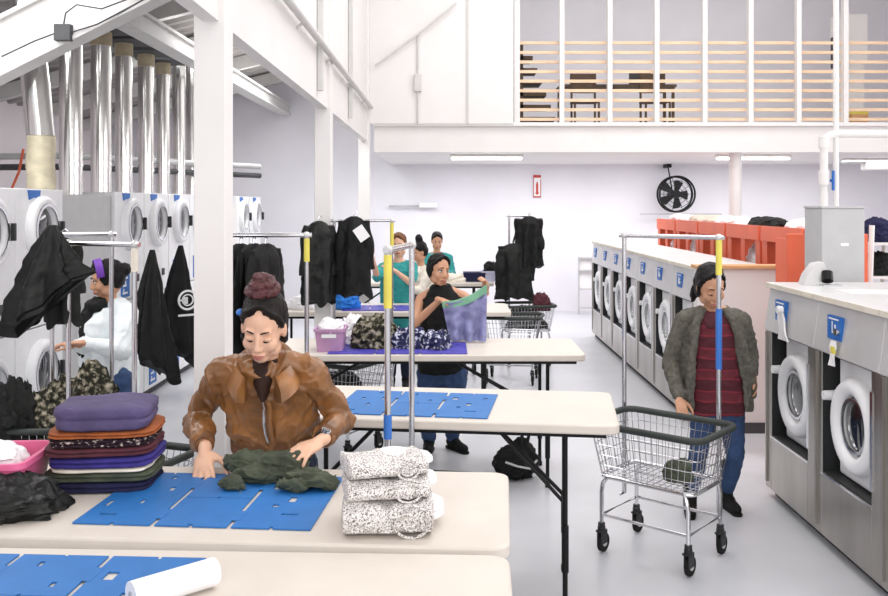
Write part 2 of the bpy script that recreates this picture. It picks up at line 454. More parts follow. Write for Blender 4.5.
MB().box(-.02,.02,-.026,-.018,-.12,.04).box(-.012,.012,-.026,-.018,.04,.075).prism([(-.04,-.12),(.04,-.12),(0,-.165)],0,.006,Matrix.Translation((0,-.026,0))@Matrix.Rotation(-PI/2,4,'X')@Matrix.Scale(-1,4,(0,1,0))).build('arrow','red',t,smooth=False)
# ladder-like grey frame at the back wall
t=thing('step_ladder','grey metal frame leaning by the back wall past the washers','ladder',(X_(587,15.8),15.9,0))
for s in (-.13,.13): MB().box(s-.012,s+.012,-.02,.02,0,1.02).build('rail','grey_plastic',t,smooth=False)
for z in (.12,.45,.78,1.0): MB().box(-.13,.13,-.05,.05,z-.012,z+.012).build('tread','grey_plastic',t,smooth=False)
MB().box(-.115,.115,.02,.03,.46,.99).build('panel','white_plastic',t,smooth=False)

# ------------------------------------------------------------------ washers
def make_washer(loc, label, W=.80, rz=0):
    t=thing('front_load_washer',label,'washing machine',loc,rz)
    D=.95; nx0,nx1=.10,.70; nz0,nz1=.42,1.10
    # body with niche (front at x=0, facing -x; y from 0 far side to -W near side)
    mb=MB()
    mb.box(.0,D,-nx0,0,.06,1.11).box(.0,D,-W,-nx1,.06,1.11).box(0,D,-nx1,-nx0,.06,nz0).box(.17,D,-nx1,-nx0,nz0,1.11)
    mb.build('body','steel',t,smooth=False,bevel=.004)
    MB().box(.005,.17,-nx0-.008,-nx0+.002,nz0,1.11).box(.005,.17,-nx1-.002,-nx1+.008,nz0,1.11).box(.01,.17,-nx1,-nx0,nz0-.002,nz0+.006).box(.162,.172,-nx1,-nx0,nz0,1.11).box(.01,.17,-nx1,-nx0,1.100,1.108).build('niche_lining','dark_plastic',t,smooth=False)
    MB().box(.06,D,-W+.01,-.01,0,.06).build('plinth','rubber',t,smooth=False)
    mb=MB(); mb.prism([(-.012,1.11),(D,1.11),(D,1.39),(.028,1.39)],0,W-.004,Matrix(((1,0,0,0),(0,0,-1,-.002),(0,1,0,0),(0,0,0,1))))
    mb.build('control_panel','steel_panel',t,smooth=False,bevel=.006)
    MB().box(.0,D,-W,0,1.39,1.425).build('top','steel_panel',t,smooth=False,bevel=.004)
    MB().box(-.006,.0,-W+.002,-.002,1.395,1.425).build('edge_trim','cream_cloth',t,smooth=False)
    MB().box(-.004,.0,-nx1-.008,-nx0+.008,nz0-.012,nz0).box(-.004,.02,-W/2-.32,-W/2-.29,.5,1.0).build('trim','chrome',t,smooth=False)
    cy=-(nx0+nx1)/2-.02; cz=.755
    dp=MB().box(.075,.16,-nx1+.010,-nx0-.055,nz0+.01,nz1-.005).build('door_panel','white_plastic',t,smooth=False,bevel=.02,seg=3)
    mb=MB(); n=40; rg=[]
    for x,r in ((.078,.262),(.035,.257),(.008,.235),(.005,.205),(.02,.175),(.065,.165)):
        rg.append([V((x,cy+r*math.cos(2*PI*j/n)*.96,cz+r*math.sin(2*PI*j/n))) for j in range(n)])
    mb.loft(rg,cap=False)
    door=mb.build('door','white_plastic',t,ang=60)
    mb=MB(); rg=[]
    for x,r in ((.065,.167),(.05,.12),(.045,.06),(.045,.002)):
        rg.append([V((x,cy+r*math.cos(2*PI*j/n)*.96,cz+r*math.sin(2*PI*j/n))) for j in range(n)])
    mb.loft(rg,cap=False); mb.build('glass','glass_dark',door)
    MB().annulus((.043,cy,cz),(-1,0,0),.135,.15,.012).build('chrome_ring','chrome',door)
    MB().cyl((.07,-.118,.86),(.0,-.118,.86),.03,.026,n=14).build('handle','white_plastic',door)
    MB().box(-.012,0.0,-.04,-.02,.1,1.1).build('edge_strip','steel',t,smooth=False)
    # blue label on the control panel
    T=Matrix(((1,0,0,0),(0,0,-1,0),(0,1,0,0),(0,0,0,1)))
    lb=MB().box(-.006,.014,-.36,-.19,1.20,1.33).build('control_label','label_blue',t,smooth=False)
    mk=MB().box(-.008,-.004,-.30,-.285,1.235,1.285).box(-.008,-.004,-.335,-.25,1.235,1.247).box(-.008,-.004,-.26,-.25,1.235,1.30).box(-.008,-.004,-.335,-.21,1.31,1.318)
    mk.build('mark','white_ink',lb,smooth=False)
    MB().cyl((.02,-.33,1.25),(-.025,-.33,1.25),.02,n=14).build('dial','chrome',t)
    return t
XW=2.15
w0=make_washer((XW,6.05,0),'stainless washer at far end of the right front row, square blue label')
dup(w0,(XW,5.25,0),0,'stainless washer in the right front row, middle one, full door in view')
dup(w0,(XW,4.45,0),0,'stainless washer nearest the camera, cut by the right photo edge')
lbl=['first washer in the rear row beside the white half wall, mostly hidden by the woman','second washer of the rear row counted from the half wall','third washer of the rear row, blue logo beside the woman in grey cardigan','fourth washer of the rear row, at its middle','fifth washer of the rear row, third from the back wall','sixth washer of the rear row, second from the back wall','last washer of the rear row, closest to the back wall']
for i in range(7):
    dup(w0,(XW+.01,13.3-(6-i)*.785,0),0,lbl[i],'rear row of washers',scale=(.72,.98,.985))
# papers hanging on the control panels
t=thing('paper_tag','crumpled white paper tag hanging beside the square blue label','paper',(XW-.02,5.70,1.25))
mb=MB(); mb.loft([[V((-.01+.006*math.sin(i*1.7+j),(.028+.012*i)*(j-1.5)/1.5-.012*i+.02,.02-.045*i)) for j in range(4)]+[V((.0+.006*math.sin(i*1.7+j),(.028+.012*i)*(j-1.5)/1.5-.012*i+.02,.02-.045*i)) for j in (3,2,1,0)] for i in range(5)])
mb.build('sheet','paper',t)
MB().cyl((0,.0,.03),(-.035,.0,.03),.024,n=14).build('clip','white_plastic',t)
t=thing('paper_note','small yellow and white paper tag hanging under the near blue label','paper',(XW-.02,4.93,1.2))
mb=MB(); mb.loft([[V((-.012+.005*math.sin(i*2+j),(.028)*(j-1.5)/1.5+.006*i,.0-.035*i)) for j in range(4)]+[V((-.004+.005*math.sin(i*2+j),(.028)*(j-1.5)/1.5+.006*i,-.035*i)) for j in (3,2,1,0)] for i in range(5)])
mb.build('sheet','paper',t); MB().box(-.016,-.004,-.02,.02,-.07,-.03).build('sticker','yellow_tape',t,smooth=False)
# grey box with pipes behind the near washers
t=thing('electrical_box','tall plain grey metal box standing behind the near washers','cabinet',(X_(840,6.25),6.2,0))
MB().box(-.148,.148,0,.3,1.3,1.92).build('body','grey_plastic',t,smooth=False,bevel=.006)
MB().box(-.152,.152,-.008,.305,1.92,1.935).build('lid','grey_plastic',t,smooth=False)
MB().box(-.02,.035,-.008,0,1.66,1.68).build('plate','white_ink',t,smooth=False)
MB().box(-.12,.12,.03,.27,0,1.3).build('stand','dark_grey',t,smooth=False)
Yp=6.35
t=thing('white_pipe','thick white pipe rising with an elbow to the right, over the grey box','pipe',(X_(824,Yp),Yp,1.935))
MB().tube([(0,0,0),(0,0,.42),(.0,0,.47),(.05,0,.5),(.1,0,.51),(1.5,0,.51)],.028,14).build('run','white_paint',t)
MB().cyl((0,0,.15),(0,0,.25),.038,n=16).build('coupling','white_paint',t)
MB().cyl((0,0,.41),(0,0,.49),.037,n=16).build('coupling','white_paint',t)
MB().cyl((.03,0,.18),(.055,0,.18),.010,n=8).box(.045,.058,-.04,-.02,.11,.25).build('valve','label_blue',t)
tag(MB().cyl((X_(836,Yp),Yp,1.935),(X_(836,Yp),Yp,6.3),.019,n=12).build('water_pipe','white_paint'),'thin white pipe running straight up from the grey box to the ceiling','pipe')
# metal scoop + cup on the washer top
t=thing('metal_hood','bent grey metal hood on the near washer top','hood',(X_(813,5.9),5.85,1.425))
poly=[(-.10,0),(-.075,.07),(-.02,.14),(.03,.15),(.05,.10),(.10,.0)]
mb=MB().prism(poly,-.05,.05,Matrix.Rotation(PI/2,4,'X')); mb.build('shell','steel_panel',t)
MB().cyl((.04,-.08,.03),(.05,-.05,.085),.035,n=16).build('opening','black_metal',t)
MB().box(.0,.12,-.12,-.03,0,.01).build('foot','chrome',t,smooth=False)
t=thing('paper_sheet','flat white paper sheet lying on the near washer top','paper',(XW+.38,5.35,1.4255))
MB().box(-.16,.2,-.1,.1,0,.004).build('sheet','paper',t,smooth=False)
# half wall with wooden cap closing the rear row
struct('wall_half', MB().box(2.14,3.5,7.66,7.78,0,1.40), 'white_paint', smooth=False)
struct('trim_3', MB().box(2.12,3.52,7.62,7.80,1.40,1.43), 'wood', smooth=False, bevel=.004)
struct('baseboard_half', MB().box(2.14,3.5,7.645,7.66,0,.09), 'dark_grey', smooth=False)
# orange folding stations
def station(loc, W, label, z0=.9, z1=1.70, rz=0):
    t=thing('folding_station',label,'shelf unit',loc,rz,'orange shelf units behind the washers')
    for s in (0,1): MB().box(-.25,.25,s*(W-.04),s*(W-.04)+.04,0,z1-.02).build('side_panel','orange',t,smooth=False,bevel=.004)
    MB().box(-.27,.27,0,W,z1-.02,z1+.01).build('top_shelf','orange',t,smooth=False,bevel=.006)
    MB().box(-.28,-.25,0,W,z1-.12,z1+.03).build('front_rail','orange',t,smooth=False)
    for yy in (.0,W*.5-.06,W-.13): MB().box(-.262,-.25,yy,yy+.13,z0+.33,z1-.12).build('upright','orange',t,smooth=False)
    MB().box(-.25,.25,.04,W-.04,z0+.30,z0+.33).build('shelf','white_plastic',t,smooth=False)
    MB().box(.23,.25,.04,W*.45,.1,z1-.1).build('back_panel','orange',t,smooth=False)
    return t
labs=['orange shelf unit closest to the grey box','second orange shelf unit, behind the round white post','third orange shelf unit, above the rear washers','fourth orange shelf unit, above the rear washers under the fan','orange shelf unit farthest back, left end of the orange row']
for i in range(5):
    station((3.46,8.05+i*1.12,0),1.05,labs[i])
    rnd=random.Random(i)
    hcol=('white_cloth','charcoal','white_cloth','cream_cloth','white_cloth')[i]
    o=heap_mesh(.4,.75,.09,20+i).build('laundry_bundle',hcol); o.location=(3.46,8.57+i*1.12,1.711)
    tag(o,('white folded laundry on top of the closest orange unit','dark bundle on top of the second orange unit','white laundry on top of the third orange unit','cream laundry bundle on the fourth orange unit','white laundry on the farthest orange unit')[i],'laundry')
    o=heap_mesh(.36,.7,.3,40+i).build('laundry_pile',('black_cloth','white_cloth','dark_print','white_cloth','white_cloth')[i]); o.location=(3.44,8.57+i*1.12,1.231)
    tag(o,('black clothes inside the closest orange shelf unit','white clothes inside the second orange shelf unit','dark printed clothes inside the third orange shelf unit','white clothes inside the fourth orange shelf unit','white clothes inside the farthest orange shelf unit')[i],'clothes')
t=thing('orange_partition','large orange panel standing behind the grey metal box','panel',(X_(829,6.9),6.9,0))
MB().box(-.32,.30,0,.05,0,1.72).build('panel','orange',t,smooth=False,bevel=.004)
MB().box(-.30,-.27,.05,.3,0,1.68).box(.25,.28,.05,.3,0,1.68).build('bracing','orange',t,smooth=False)
# white rack at the right edge
t=thing('utility_rack','white slanted rack with dark goods at the right photo edge','rack',(X_(882,7.2),7.2,0))
for x,dx in ((-.14,.06),(.16,.06)):
    MB().tube([(x,0,0),(x+dx,0,1.78)],.022,8).build('post','white_paint',t); MB().tube([(x,.4,0),(x+dx,.4,1.78)],.022,8).build('post','white_paint',t)
for z in (.5,.95,1.35,1.62): MB().box(-.14,.24,0,.4,z,z+.02).build('shelf','white_paint',t,smooth=False)
for k,(z,c,l) in enumerate(((1.642,'navy_cloth','navy blue bundle on the top shelf of the white rack'),(1.372,'black_cloth','black bundle on the middle shelf of the white rack'),(.972,'charcoal','dark grey bundle low on the white rack'))):
    o=heap_mesh(.3,.3,.17,70+k).build('cloth_bundle',c); o.location=(X_(882,7.2)+.05,7.4,z); tag(o,l,'clothes')
# ------------------------------------------------------------------ stacked dryers on the left
def make_dryer(loc,label,W=.78):
    t=thing('stacked_dryer',label,'dryer',loc,0); D=.9; H=2.06     # front at x=0 facing +x, y from 0 to W
    MB().box(-D,0,0.004,W-.004,.08,1.04).build('lower_cabinet','white_plastic',t,smooth=False,bevel=.006)
    MB().box(-D,0,0.004,W-.004,1.05,H).build('upper_cabinet','white_plastic',t,smooth=False,bevel=.006)
    MB().box(-D,-.05,.01,W-.01,0,.08).build('plinth','dark_grey',t,smooth=False)
    n=36
    for z,nm in ((.70,'lower_door'),(1.76,'upper_door')):
        rg=[]
        for x,r in ((0,.25),(.03,.25),(.055,.235),(.058,.20),(.035,.17),(.01,.165)):
            rg.append([V((x,W/2+r*math.cos(2*PI*j/n),z+r*math.sin(2*PI*j/n))) for j in range(n)])
        d=MB().loft(rg,cap=False).build(nm,'white_plastic',t,ang=60)
        rg=[[V((x,W/2+r*math.cos(2*PI*j/n),z+r*math.sin(2*PI*j/n))) for j in range(n)] for x,r in ((.012,.166),(.028,.1),(.03,.002))]
        MB().loft(rg,cap=False).build('glass','glass_dark',d)
        MB().annulus((.056,W/2,z),(1,0,0),.172,.19,.006).build('chrome_ring','chrome',d)
        MB().box(.05,.085,W/2+.2,W/2+.235,z-.06,z+.06).build('handle','dark_plastic',d,smooth=False,bevel=.005)
    for (z0,z1,y0,y1) in ((1.08,1.34,.14,.36),(.12,.34,.14,.36)):
        lb=MB().box(0,.006,y0,y1,z0,z1).build('blue_label','label_blue',t,smooth=False)
        mb=MB()
        for k in range(3):
            zz=z0+.03+.07*k
            mb.box(.006,.009,y0+.03+.01*k,y0+.16-.03*(k%2),zz,zz+.018); mb.box(.006,.009,y0+.05+.05*(k%2),y0+.07+.05*(k%2),zz,zz+.05)
        mb.build('lettering','white_ink',lb,smooth=False)
    MB().prism([(.2,1.98),(.28,2.0),(.36,1.98),(.38,2.05),(.18,2.05)],0,.007,Matrix(((0,0,1,0),(1,0,0,0),(0,1,0,0),(0,0,0,1)))).build('brand_badge','label_blue',t,smooth=False)
    MB().box(0,.01,.55,.62,1.2,1.27).build('coin_slot','dark_grey',t,smooth=False)
    return t
XD=-3.0
dl=['white stacked dryer at left photo edge','white stacked dryer behind the hung dark coat on the left','white stacked dryer right of the grey cabinet, behind the woman with violet headband','white stacked dryer with an upper door above the hanging black coat','white stacked dryer behind the coat with round white emblem','white stacked dryer half hidden by the big front column','white stacked dryer behind the big front column','white stacked dryer just right of the big front column, far back','white stacked dryer farthest back beside the rear wall']
d0=make_dryer((XD,5.49,0),dl[0])
for i,y in enumerate((6.27,8.16,8.95,9.74,10.53,11.32,12.9,13.8)):
    dup(d0,(XD,y,0),0,dl[i+1])
t=thing('grey_cabinet','plain grey cabinet between the white dryers','cabinet',(XD-.03,7.06,0))
MB().box(-.85,0,.0,1.08,.0,2.03).build('body','grey_plastic',t,smooth=False,bevel=.006)
MB().box(0,.006,.1,.98,.3,1.2).build('panel','grey_plastic',t,smooth=False)
struct('trim_4', MB().box(-3.02,-2.99,12.12,12.88,0,1.9), 'white_paint', smooth=False)
# ducts
def duct(x,y,z0,z1,r,label,tilt=0,band=True,flexy=False):
    t=thing('exhaust_duct',label,'duct',(x,y,z0),group=None if flexy else 'shiny exhaust ducts above the dryers')
    p=[];rs=[];n=16; zf=.42 if flexy else 0
    H=z1-z0
    mb=MB(); m=20
    rg=[]
    for i in range(m+1):
        tt=i/m; z=zf+(H-zf)*tt; rr=r*(1.02 if i%5==0 else 1)
        rg.append([V((tilt*tt+rr*math.cos(2*PI*j/24),rr*math.sin(2*PI*j/24),z)) for j in range(24)])
    mb.loft(rg).build('pipe','duct',t,ang=60)
    if flexy:
        rg=[]
        for i in range(33):
            rr=r*(.98+.06*(i%2)); rg.append([V((.006*math.sin(i*.3)+rr*math.cos(2*PI*j/24),rr*math.sin(2*PI*j/24),.42*i/32)) for j in range(24)])
        MB().loft(rg).build('flexible_sleeve','flex',t,ang=80)
    if band: MB().cyl((tilt,0,H-.16),(tilt,0,H-.03),r*1.06,n=24).build('tape_band','duct_tape',t)
    for z in (.25,): 
        if not flexy: MB().cyl((tilt*z/H,0,z),(tilt*z/H,0,z+.03),r*1.05,n=24).build('collar','duct',t)
    return t
duct(-3.15,7.0,2.06,4.05,.105,'wide leaning foil duct with a beige flexible lower sleeve, at left',tilt=-.16,band=False,flexy=True)
ddl=['shiny vertical duct beside the leaning duct, by the junction box','second straight shiny duct with brown tape band at its top','third straight shiny duct with brown tape band','fourth straight shiny duct with brown tape band','last shiny duct with a brown tape band, left of two bare ones','bare shiny duct, second from the big front column','bare shiny duct directly beside the big front column']
for i,(y,r) in enumerate(((7.92,.098),(8.61,.095),(9.22,.085),(9.9,.085),(10.5,.078),(11.12,.08),(11.7,.075))):
    duct(-3.3,y,2.06 if i else 2.03,3.62 if i<5 else 3.9,r,ddl[i],band=0<i<5)
t=thing('junction_box','small dark grey junction box on the white girder','electrical box',at(64,33,6.5))
MB().box(-.06,.06,-.04,.02,-.06,.06).build('box','dark_grey',t,smooth=False,bevel=.006)
MB().tube([V((0,-.01,.05)),V((.02,-.02,.14)),V((.1,-.02,.2)),V((.28,-.02,.17)),V((.5,0,.26)),V((.8,0,.42))],.006,6).tube([V((.05,-.01,0)),V((.25,-.02,.06)),V((.5,0,.2)),V((.95,0,.45))],.006,6).tube([V((-.05,-.01,0)),V((-.2,-.02,-.06)),V((-.45,0,-.17))],.006,6).build('cable','dark_grey',t)
t=thing('pipe_bundle','dark pipes with an orange cable on the wall behind the ducts','pipes',(-4.4,7.9,2.35))
for k,z in enumerate((0,.12)): MB().tube([(-.9,2.0,z),(.2,2.0,z+.01),(1.9,4.2,z-.02)],.035,8).build('pipe',('dark_grey','grey_plastic')[k],t)
MB().tube([(-.2,1.9,.2),(-.25,1.9,-.05),(-.4,1.9,-.4)],.014,6).build('cable','orange',t)
# mezzanine furniture
t=thing('stair','dark wooden stair on the upper floor behind the slats','stairs',(X_(520,14),14.0,3.06))
for i in range(7):
    MB().box(.0,.62-.07*i,0,.5,.0+.19*i,.055+.19*i).build('tread','dark_wood',t,smooth=False)
MB().box(0,.05,0,.5,0,1.4).build('stringer','dark_wood',t,smooth=False)
t=thing('long_table','dark long table on the upper floor behind the slats','table',(X_(618,14.2),14.2,3.06))
MB().box(-.95,.85,-.3,.3,.70,.74).build('table_top','dark_wood',t,smooth=False)
for x in (-.9,.8):
    for y in (-.27,.27): MB().box(x-.02,x+.02,y-.02,y+.02,0,.7).build('leg','dark_wood',t,smooth=False)
t=thing('open_laptop','open dark laptop on the upper floor table','laptop',(X_(640,14.2),14.1,3.80))
MB().box(-.17,.17,-.12,.12,0,.02).build('base','dark_grey',t,smooth=False); MB().box(-.17,.17,.11,.13,.02,.24).build('screen','dark_grey',t,smooth=False)
def mezz_chair(px,label):
    t=thing('side_chair',label,'chair',(X_(px,13.7),13.7,3.06))
    MB().box(-.2,.2,-.2,.2,.43,.46).build('seat','dark_wood',t,smooth=False)
    MB().box(-.2,.2,.18,.21,.6,.9).build('backrest','dark_wood',t,smooth=False)
    for x in (-.18,.18):
        for y in (-.18,.18): MB().box(x-.015,x+.015,y-.015,y+.015,0,.9 if y>0 else .43).build('leg','dark_wood',t,smooth=False)
mezz_chair(585,'dark wooden chair at left end of the upper floor table')
mezz_chair(655,'dark wooden chair at right end of the upper floor table')
t=thing('wall_cabinet','white wall cabinet on the upper floor above the slats','cabinet',(X_(852,14.5),14.5,3.06))
MB().box(-.22,.25,0,.3,1.18,1.95).build('body','white_paint',t,smooth=False); MB().box(-.26,-.22,.0,.2,1.1,1.6).build('edge','dark_grey',t,smooth=False); MB().box(-.2,.22,.05,.3,0,1.18).build('stand','white_paint',t,smooth=False)
t=thing('yellow_box','small yellow box on the upper floor edge at right','box',(X_(857,13.2),13.2,3.06))
MB().box(-.12,.12,-.1,.1,0,.2).build('body','wood',t,smooth=False); MB().box(-.12,.12,-.1,.1,.2,.24).build('lid','yellow_tape',t,smooth=False)

t=thing('ceiling_duct','pale grey duct elbow under the upper floor at the right edge','duct',at(860,150,14.2))
MB().box(-.25,.05,-.12,.12,-.2,.02).box(.05,.9,-.1,.1,-.32,-.12).build('run','beige_grey',t,smooth=False,bevel=.02)
# ------------------------------------------------------------------ tables
TH=.93
def rrect(w,d,r,n=6):
    pts=[]
    for cx,cy,a0 in ((w/2-r,d/2-r,0),(-w/2+r,d/2-r,PI/2),(-w/2+r,-d/2+r,PI),(w/2-r,-d/2+r,3*PI/2)):
        for i in range(n+1):
            a=a0+PI/2*i/n; pts.append((cx+r*math.cos(a),cy+r*math.sin(a)))
    return pts
def make_table(loc,rz,L,label,D=.76):
    t=thing('folding_table',label,'table',loc,rz,'white folding tables in the row')
    MB().prism(rrect(L,D,.06),TH-.045,TH).build('table_top','table_white',t,bevel=.008,ang=30)
    MB().box(-L/2+.06,L/2-.06,-D/2+.05,-D/2+.07,TH-.07,TH-.045).box(-L/2+.06,L/2-.06,D/2-.07,D/2-.05,TH-.07,TH-.045).build('apron_rail','black_metal',t,smooth=False)
    for s in (-1,1):
        x=s*(L/2-.25)
        for y in (-D/2+.12,D/2-.12):
            MB().cyl((x,y,.02),(x,y,TH-.05),.013,n=10).cyl((x,y,.2),(x,y,.42),.018,n=10).build('leg','black_metal',t)
            MB().cyl((x,y,0),(x,y,.03),.018,n=10).build('rubber_foot','rubber',t)
        MB().cyl((x,-D/2+.12,.46),(x,D/2-.12,.46),.011,n=8).cyl((x,-D/2+.12,TH-.07),(x,D/2-.12,TH-.07),.011,n=8).build('cross_bar','black_metal',t)
        MB().cyl((x,-.06,.46),(s*.25,0,TH-.06),.010,n=8).cyl((x,.06,.46),(s*.25,0,TH-.06),.010,n=8).build('brace','black_metal',t)
    return t
def center(rx, ryf, L, D, a):           # table centre from its front right corner and its turn
    return (rx-math.cos(a)*L/2-math.sin(a)*D/2*1, ryf-math.sin(a)*L/2+math.cos(a)*D/2)
def tb(rx,ryf,L,a,label,D=.76):
    a=math.radians(a); x,y=rx-math.cos(a)*L/2-math.sin(a)*D/2, ryf-math.sin(a)*L/2+math.cos(a)*D/2
    return make_table((x,y,0),a,L,label,D)
tb(.155,1.86,2.44,-2.2,'white folding table nearest the camera, holding the white paper roll')
tb(.19,2.665,2.44,-3.6,'white folding table in front of the woman in brown jacket')
tb(.80,4.13,1.80,-7,'white folding table with only a blue folding board, behind the brown jacket')
tb(.95,6.08,2.44,0,'white folding table in front of the woman in black vest')
tb(.62,8.50,2.44,0,'white folding table in front of the woman in teal reaching up')
tb(.62,11.6,2.2,0,'white folding table farthest back, with the navy box')
# ------------------------------------------------------------------ folding boards with cut-outs
def board(loc,rz,label,col='board_blue',group=None,W=.77,D=.54,tk=.005):
    t=thing('folding_board',label,'folding board',loc,rz,group)
    holes={'left_panel':[(.10,.16,.30,.42),(.30,.36,.60,.68),(.52,.58,.36,.44),(.70,.78,.62,.70),(.55,.62,.86,.92),(.2,.42,.14,.17)],
           'center_panel':[(.44,.52,.02,.06)],
           'center_upper_panel':[(.3,.36,.7,.82),(.70,.76,.2,.32)],
           'right_panel':[(.12,.24,.70,.80),(.46,.56,.46,.56),(.50,.72,.22,.25),(.74,.84,.74,.80),(.3,.38,.36,.41)]}
    def panel(name,x0,x1,y0,y1):
        hs=holes[name]; w=x1-x0; d=y1-y0
        xs=sorted({0,1}|{h[0] for h in hs}|{h[1] for h in hs}|{.485,.525}); ys=sorted({0,1}|{h[2] for h in hs}|{h[3] for h in hs}|{.028,.972})
        mb=MB(); idx={}
        def vid(i,j,k):
            key=(i,j,k)
            if key not in idx: idx[key]=len(mb.v); mb.v.append(V((x0+xs[i]*w,y0+ys[j]*d,tk*k+.0015)))
            return idx[key]
        def solid(i,j):
            if i<0 or j<0 or i>=len(xs)-1 or j>=len(ys)-1: return False
            a=(xs[i]+xs[i+1])/2; b=(ys[j]+ys[j+1])/2
            if .485<a<.525 and (b<.028 or b>.972): return False
            return not any(h[0]<a<h[1] and h[2]<b<h[3] for h in hs)
        for i in range(len(xs)-1):
            for j in range(len(ys)-1):
                if not solid(i,j): continue
                fs=[(vid(i,j,1),vid(i+1,j,1),vid(i+1,j+1,1),vid(i,j+1,1)),(vid(i,j+1,0),vid(i+1,j+1,0),vid(i+1,j,0),vid(i,j,0))]
                if not solid(i-1,j): fs.append((vid(i,j,0),vid(i,j,1),vid(i,j+1,1),vid(i,j+1,0)))
                if not solid(i+1,j): fs.append((vid(i+1,j+1,0),vid(i+1,j+1,1),vid(i+1,j,1),vid(i+1,j,0)))
                if not solid(i,j-1): fs.append((vid(i+1,j,0),vid(i+1,j,1),vid(i,j,1),vid(i,j,0)))
                if not solid(i,j+1): fs.append((vid(i,j+1,0),vid(i,j+1,1),vid(i+1,j+1,1),vid(i+1,j+1,0)))
                mb.f+=fs; mb.mi+=[0]*len(fs)
        mb.build(name,col,t,smooth=False)
    g=.003; w3=W/3
    panel('left_panel',-W/2,-W/2+w3-g,-D/2,D/2)
    panel('right_panel',W/2-w3+g,W/2,-D/2,D/2)
    panel('center_panel',-w3/2+.012,w3/2-.012,-D/2,-D/2+D*.5)
    panel('center_upper_panel',-w3/2+.012,w3/2-.012,-D/2+D*.5+g,D/2)
    for s in (-1,1):
        for yy in (-.17,.14): MB().box(s*w3/2-.014,s*w3/2+.014,yy-.045,yy+.045,.0062,.0075).build('hinge',col,t,smooth=False)
    return t
board((-.785,3.105,TH),math.radians(-4.6),'blue folding board with cut-outs under the olive garment','board_blue')
board((-1.11,2.33,TH),math.radians(-3),'blue folding board nearest the camera, beside the white paper roll','board_blue',W=.82)
board((-.145,4.585,TH),math.radians(-8.5),'blue folding board lying alone on the second-row table')
board((-.33,6.35,TH),0,'violet folding board under the heap of printed clothes','board_violet',W=.95,D=.5)
board((-.62,8.80,TH),0,'violet folding board in front of the woman in teal','board_violet',W=.75,D=.45)
# ------------------------------------------------------------------ carts
def make_cart(loc,rz,label,rack=False,rack_dx=0,H=1.78,rack_w=.47,tapes=(),boty=.2,L=.64,W=.46):
    t=thing('laundry_cart',label,'cart',loc,rz,None)
    zt,zb=.72,.43; l2,w2=L/2,W/2; lb,wb=L/2-.05,W/2-.045
    def rect(l,w,z,r=.05,n=4): return [V((x,y,z)) for x,y in rrect(2*l,2*w,r,n)]
    mb=MB()
    for k in range(6):
        f=k/5; mb.tube(rect(lb+(l2-lb)*f,wb+(w2-wb)*f,zb+(zt-zb)*f),.0022 if k else .004,5,close=True)
    for sx in (-1,1):
        for i in range(11):
            y=-1+2*i/10; mb.cyl((sx*lb,y*(wb-.02),zb),(sx*l2,y*(w2-.02),zt),.002,n=5)
    for sy in (-1,1):
        for i in range(16):
            x=-1+2*i/15; mb.cyl((x*(lb-.02),sy*wb,zb),(x*(l2-.02),sy*w2,zt),.002,n=5)
    for i in range(15):
        x=-1+2*i/14; mb.cyl((x*lb,-wb,zb),(x*lb,wb,zb),.002,n=5)
    for i in range(9):
        y=-1+2*i/8; mb.cyl((-lb,y*wb,zb),(lb,y*wb,zb),.002,n=5)
    mb.build('basket','chrome',t)
    MB().tube(rect(l2+.012,w2+.012,zt,.07,5),.019,10,close=True).build('bumper_rim','bumper',t)
    mb=MB(); mb.tube(rect(lb,wb,zb-.01,.05),.011,8,close=True)
    cx,cy=L/2-.07,W/2-.03
    for sx in (-1,1):
        for sy in (-1,1):
            mb.tube([(sx*(lb-.05),sy*wb,zb-.01),(sx*(cx-.01),sy*cy,zb-.04),(sx*cx,sy*cy,zb-.09),(sx*cx,sy*cy,.13)],.012,8)
    mb.tube([(-cx,-cy,.21),(cx,-cy,.21),(cx,cy,.21),(-cx,cy,.21)],.009,8,close=True)
    mb.build('frame','chrome',t)
    for sx in (-1,1):
        for sy in (-1,1):
            x,y=sx*cx,sy*cy
            c=MB().cyl((x,y,.12),(x,y,.145),.022,n=12).cyl((x,y,.15),(x,y,.165),.02,n=12).box(x-.012,x-.006+.0,y-.03+.0,y+.03,.05,.12).box(x+.014,x+.02,y-.03,y+.03,.05,.12).box(x-.02,x+.02,y-.03,y+.03,.115,.125).build('caster','dark_plastic',t)
            MB().cyl((x-.006,y+.012,.053),(x+.014,y+.012,.053),.052,n=20).build('wheel','rubber',c)
            MB().cyl((x-.0095,y+.012,.053),(x+.0175,y+.012,.053),.022,n=14).build('hub','grey_plastic',c)
    if rack:
        y=W/2-.01; xs=(rack_dx-rack_w/2,rack_dx+rack_w/2)
        for i,x in enumerate(xs):
            p=MB().cyl((x,y+.03,boty),(x,y+.03,H-.02),.0135,n=12).cyl((x,y+.03,boty),(x,y-.02,boty),.008,n=6).build('pole','chrome',t)
            for (k,z0,z1,c) in tapes:
                if k==i: MB().cyl((x,y+.03,z0),(x,y+.03,z1),.0175,n=12).build('tape',c,p)
            MB().ell((x,y+.03,H-.02),(.022,.022,.022),n=12,m=8).build('elbow','steel_panel',t)
        MB().cyl((xs[0]-.03,y+.03,H-.02),(xs[1]+.03,y+.03,H-.02),.0135,n=12).build('hanging_bar','chrome',t)
    return t
aR=math.atan2(-.65,.76)
make_cart((1.20,5.03,0),aR,'wire laundry cart pushed by the woman in grey cardigan','R',-.07,1.78,.60,((1,1.55,1.76,'yellow_tape'),(1,1.02,1.36,'blue_tape')),L=.66)
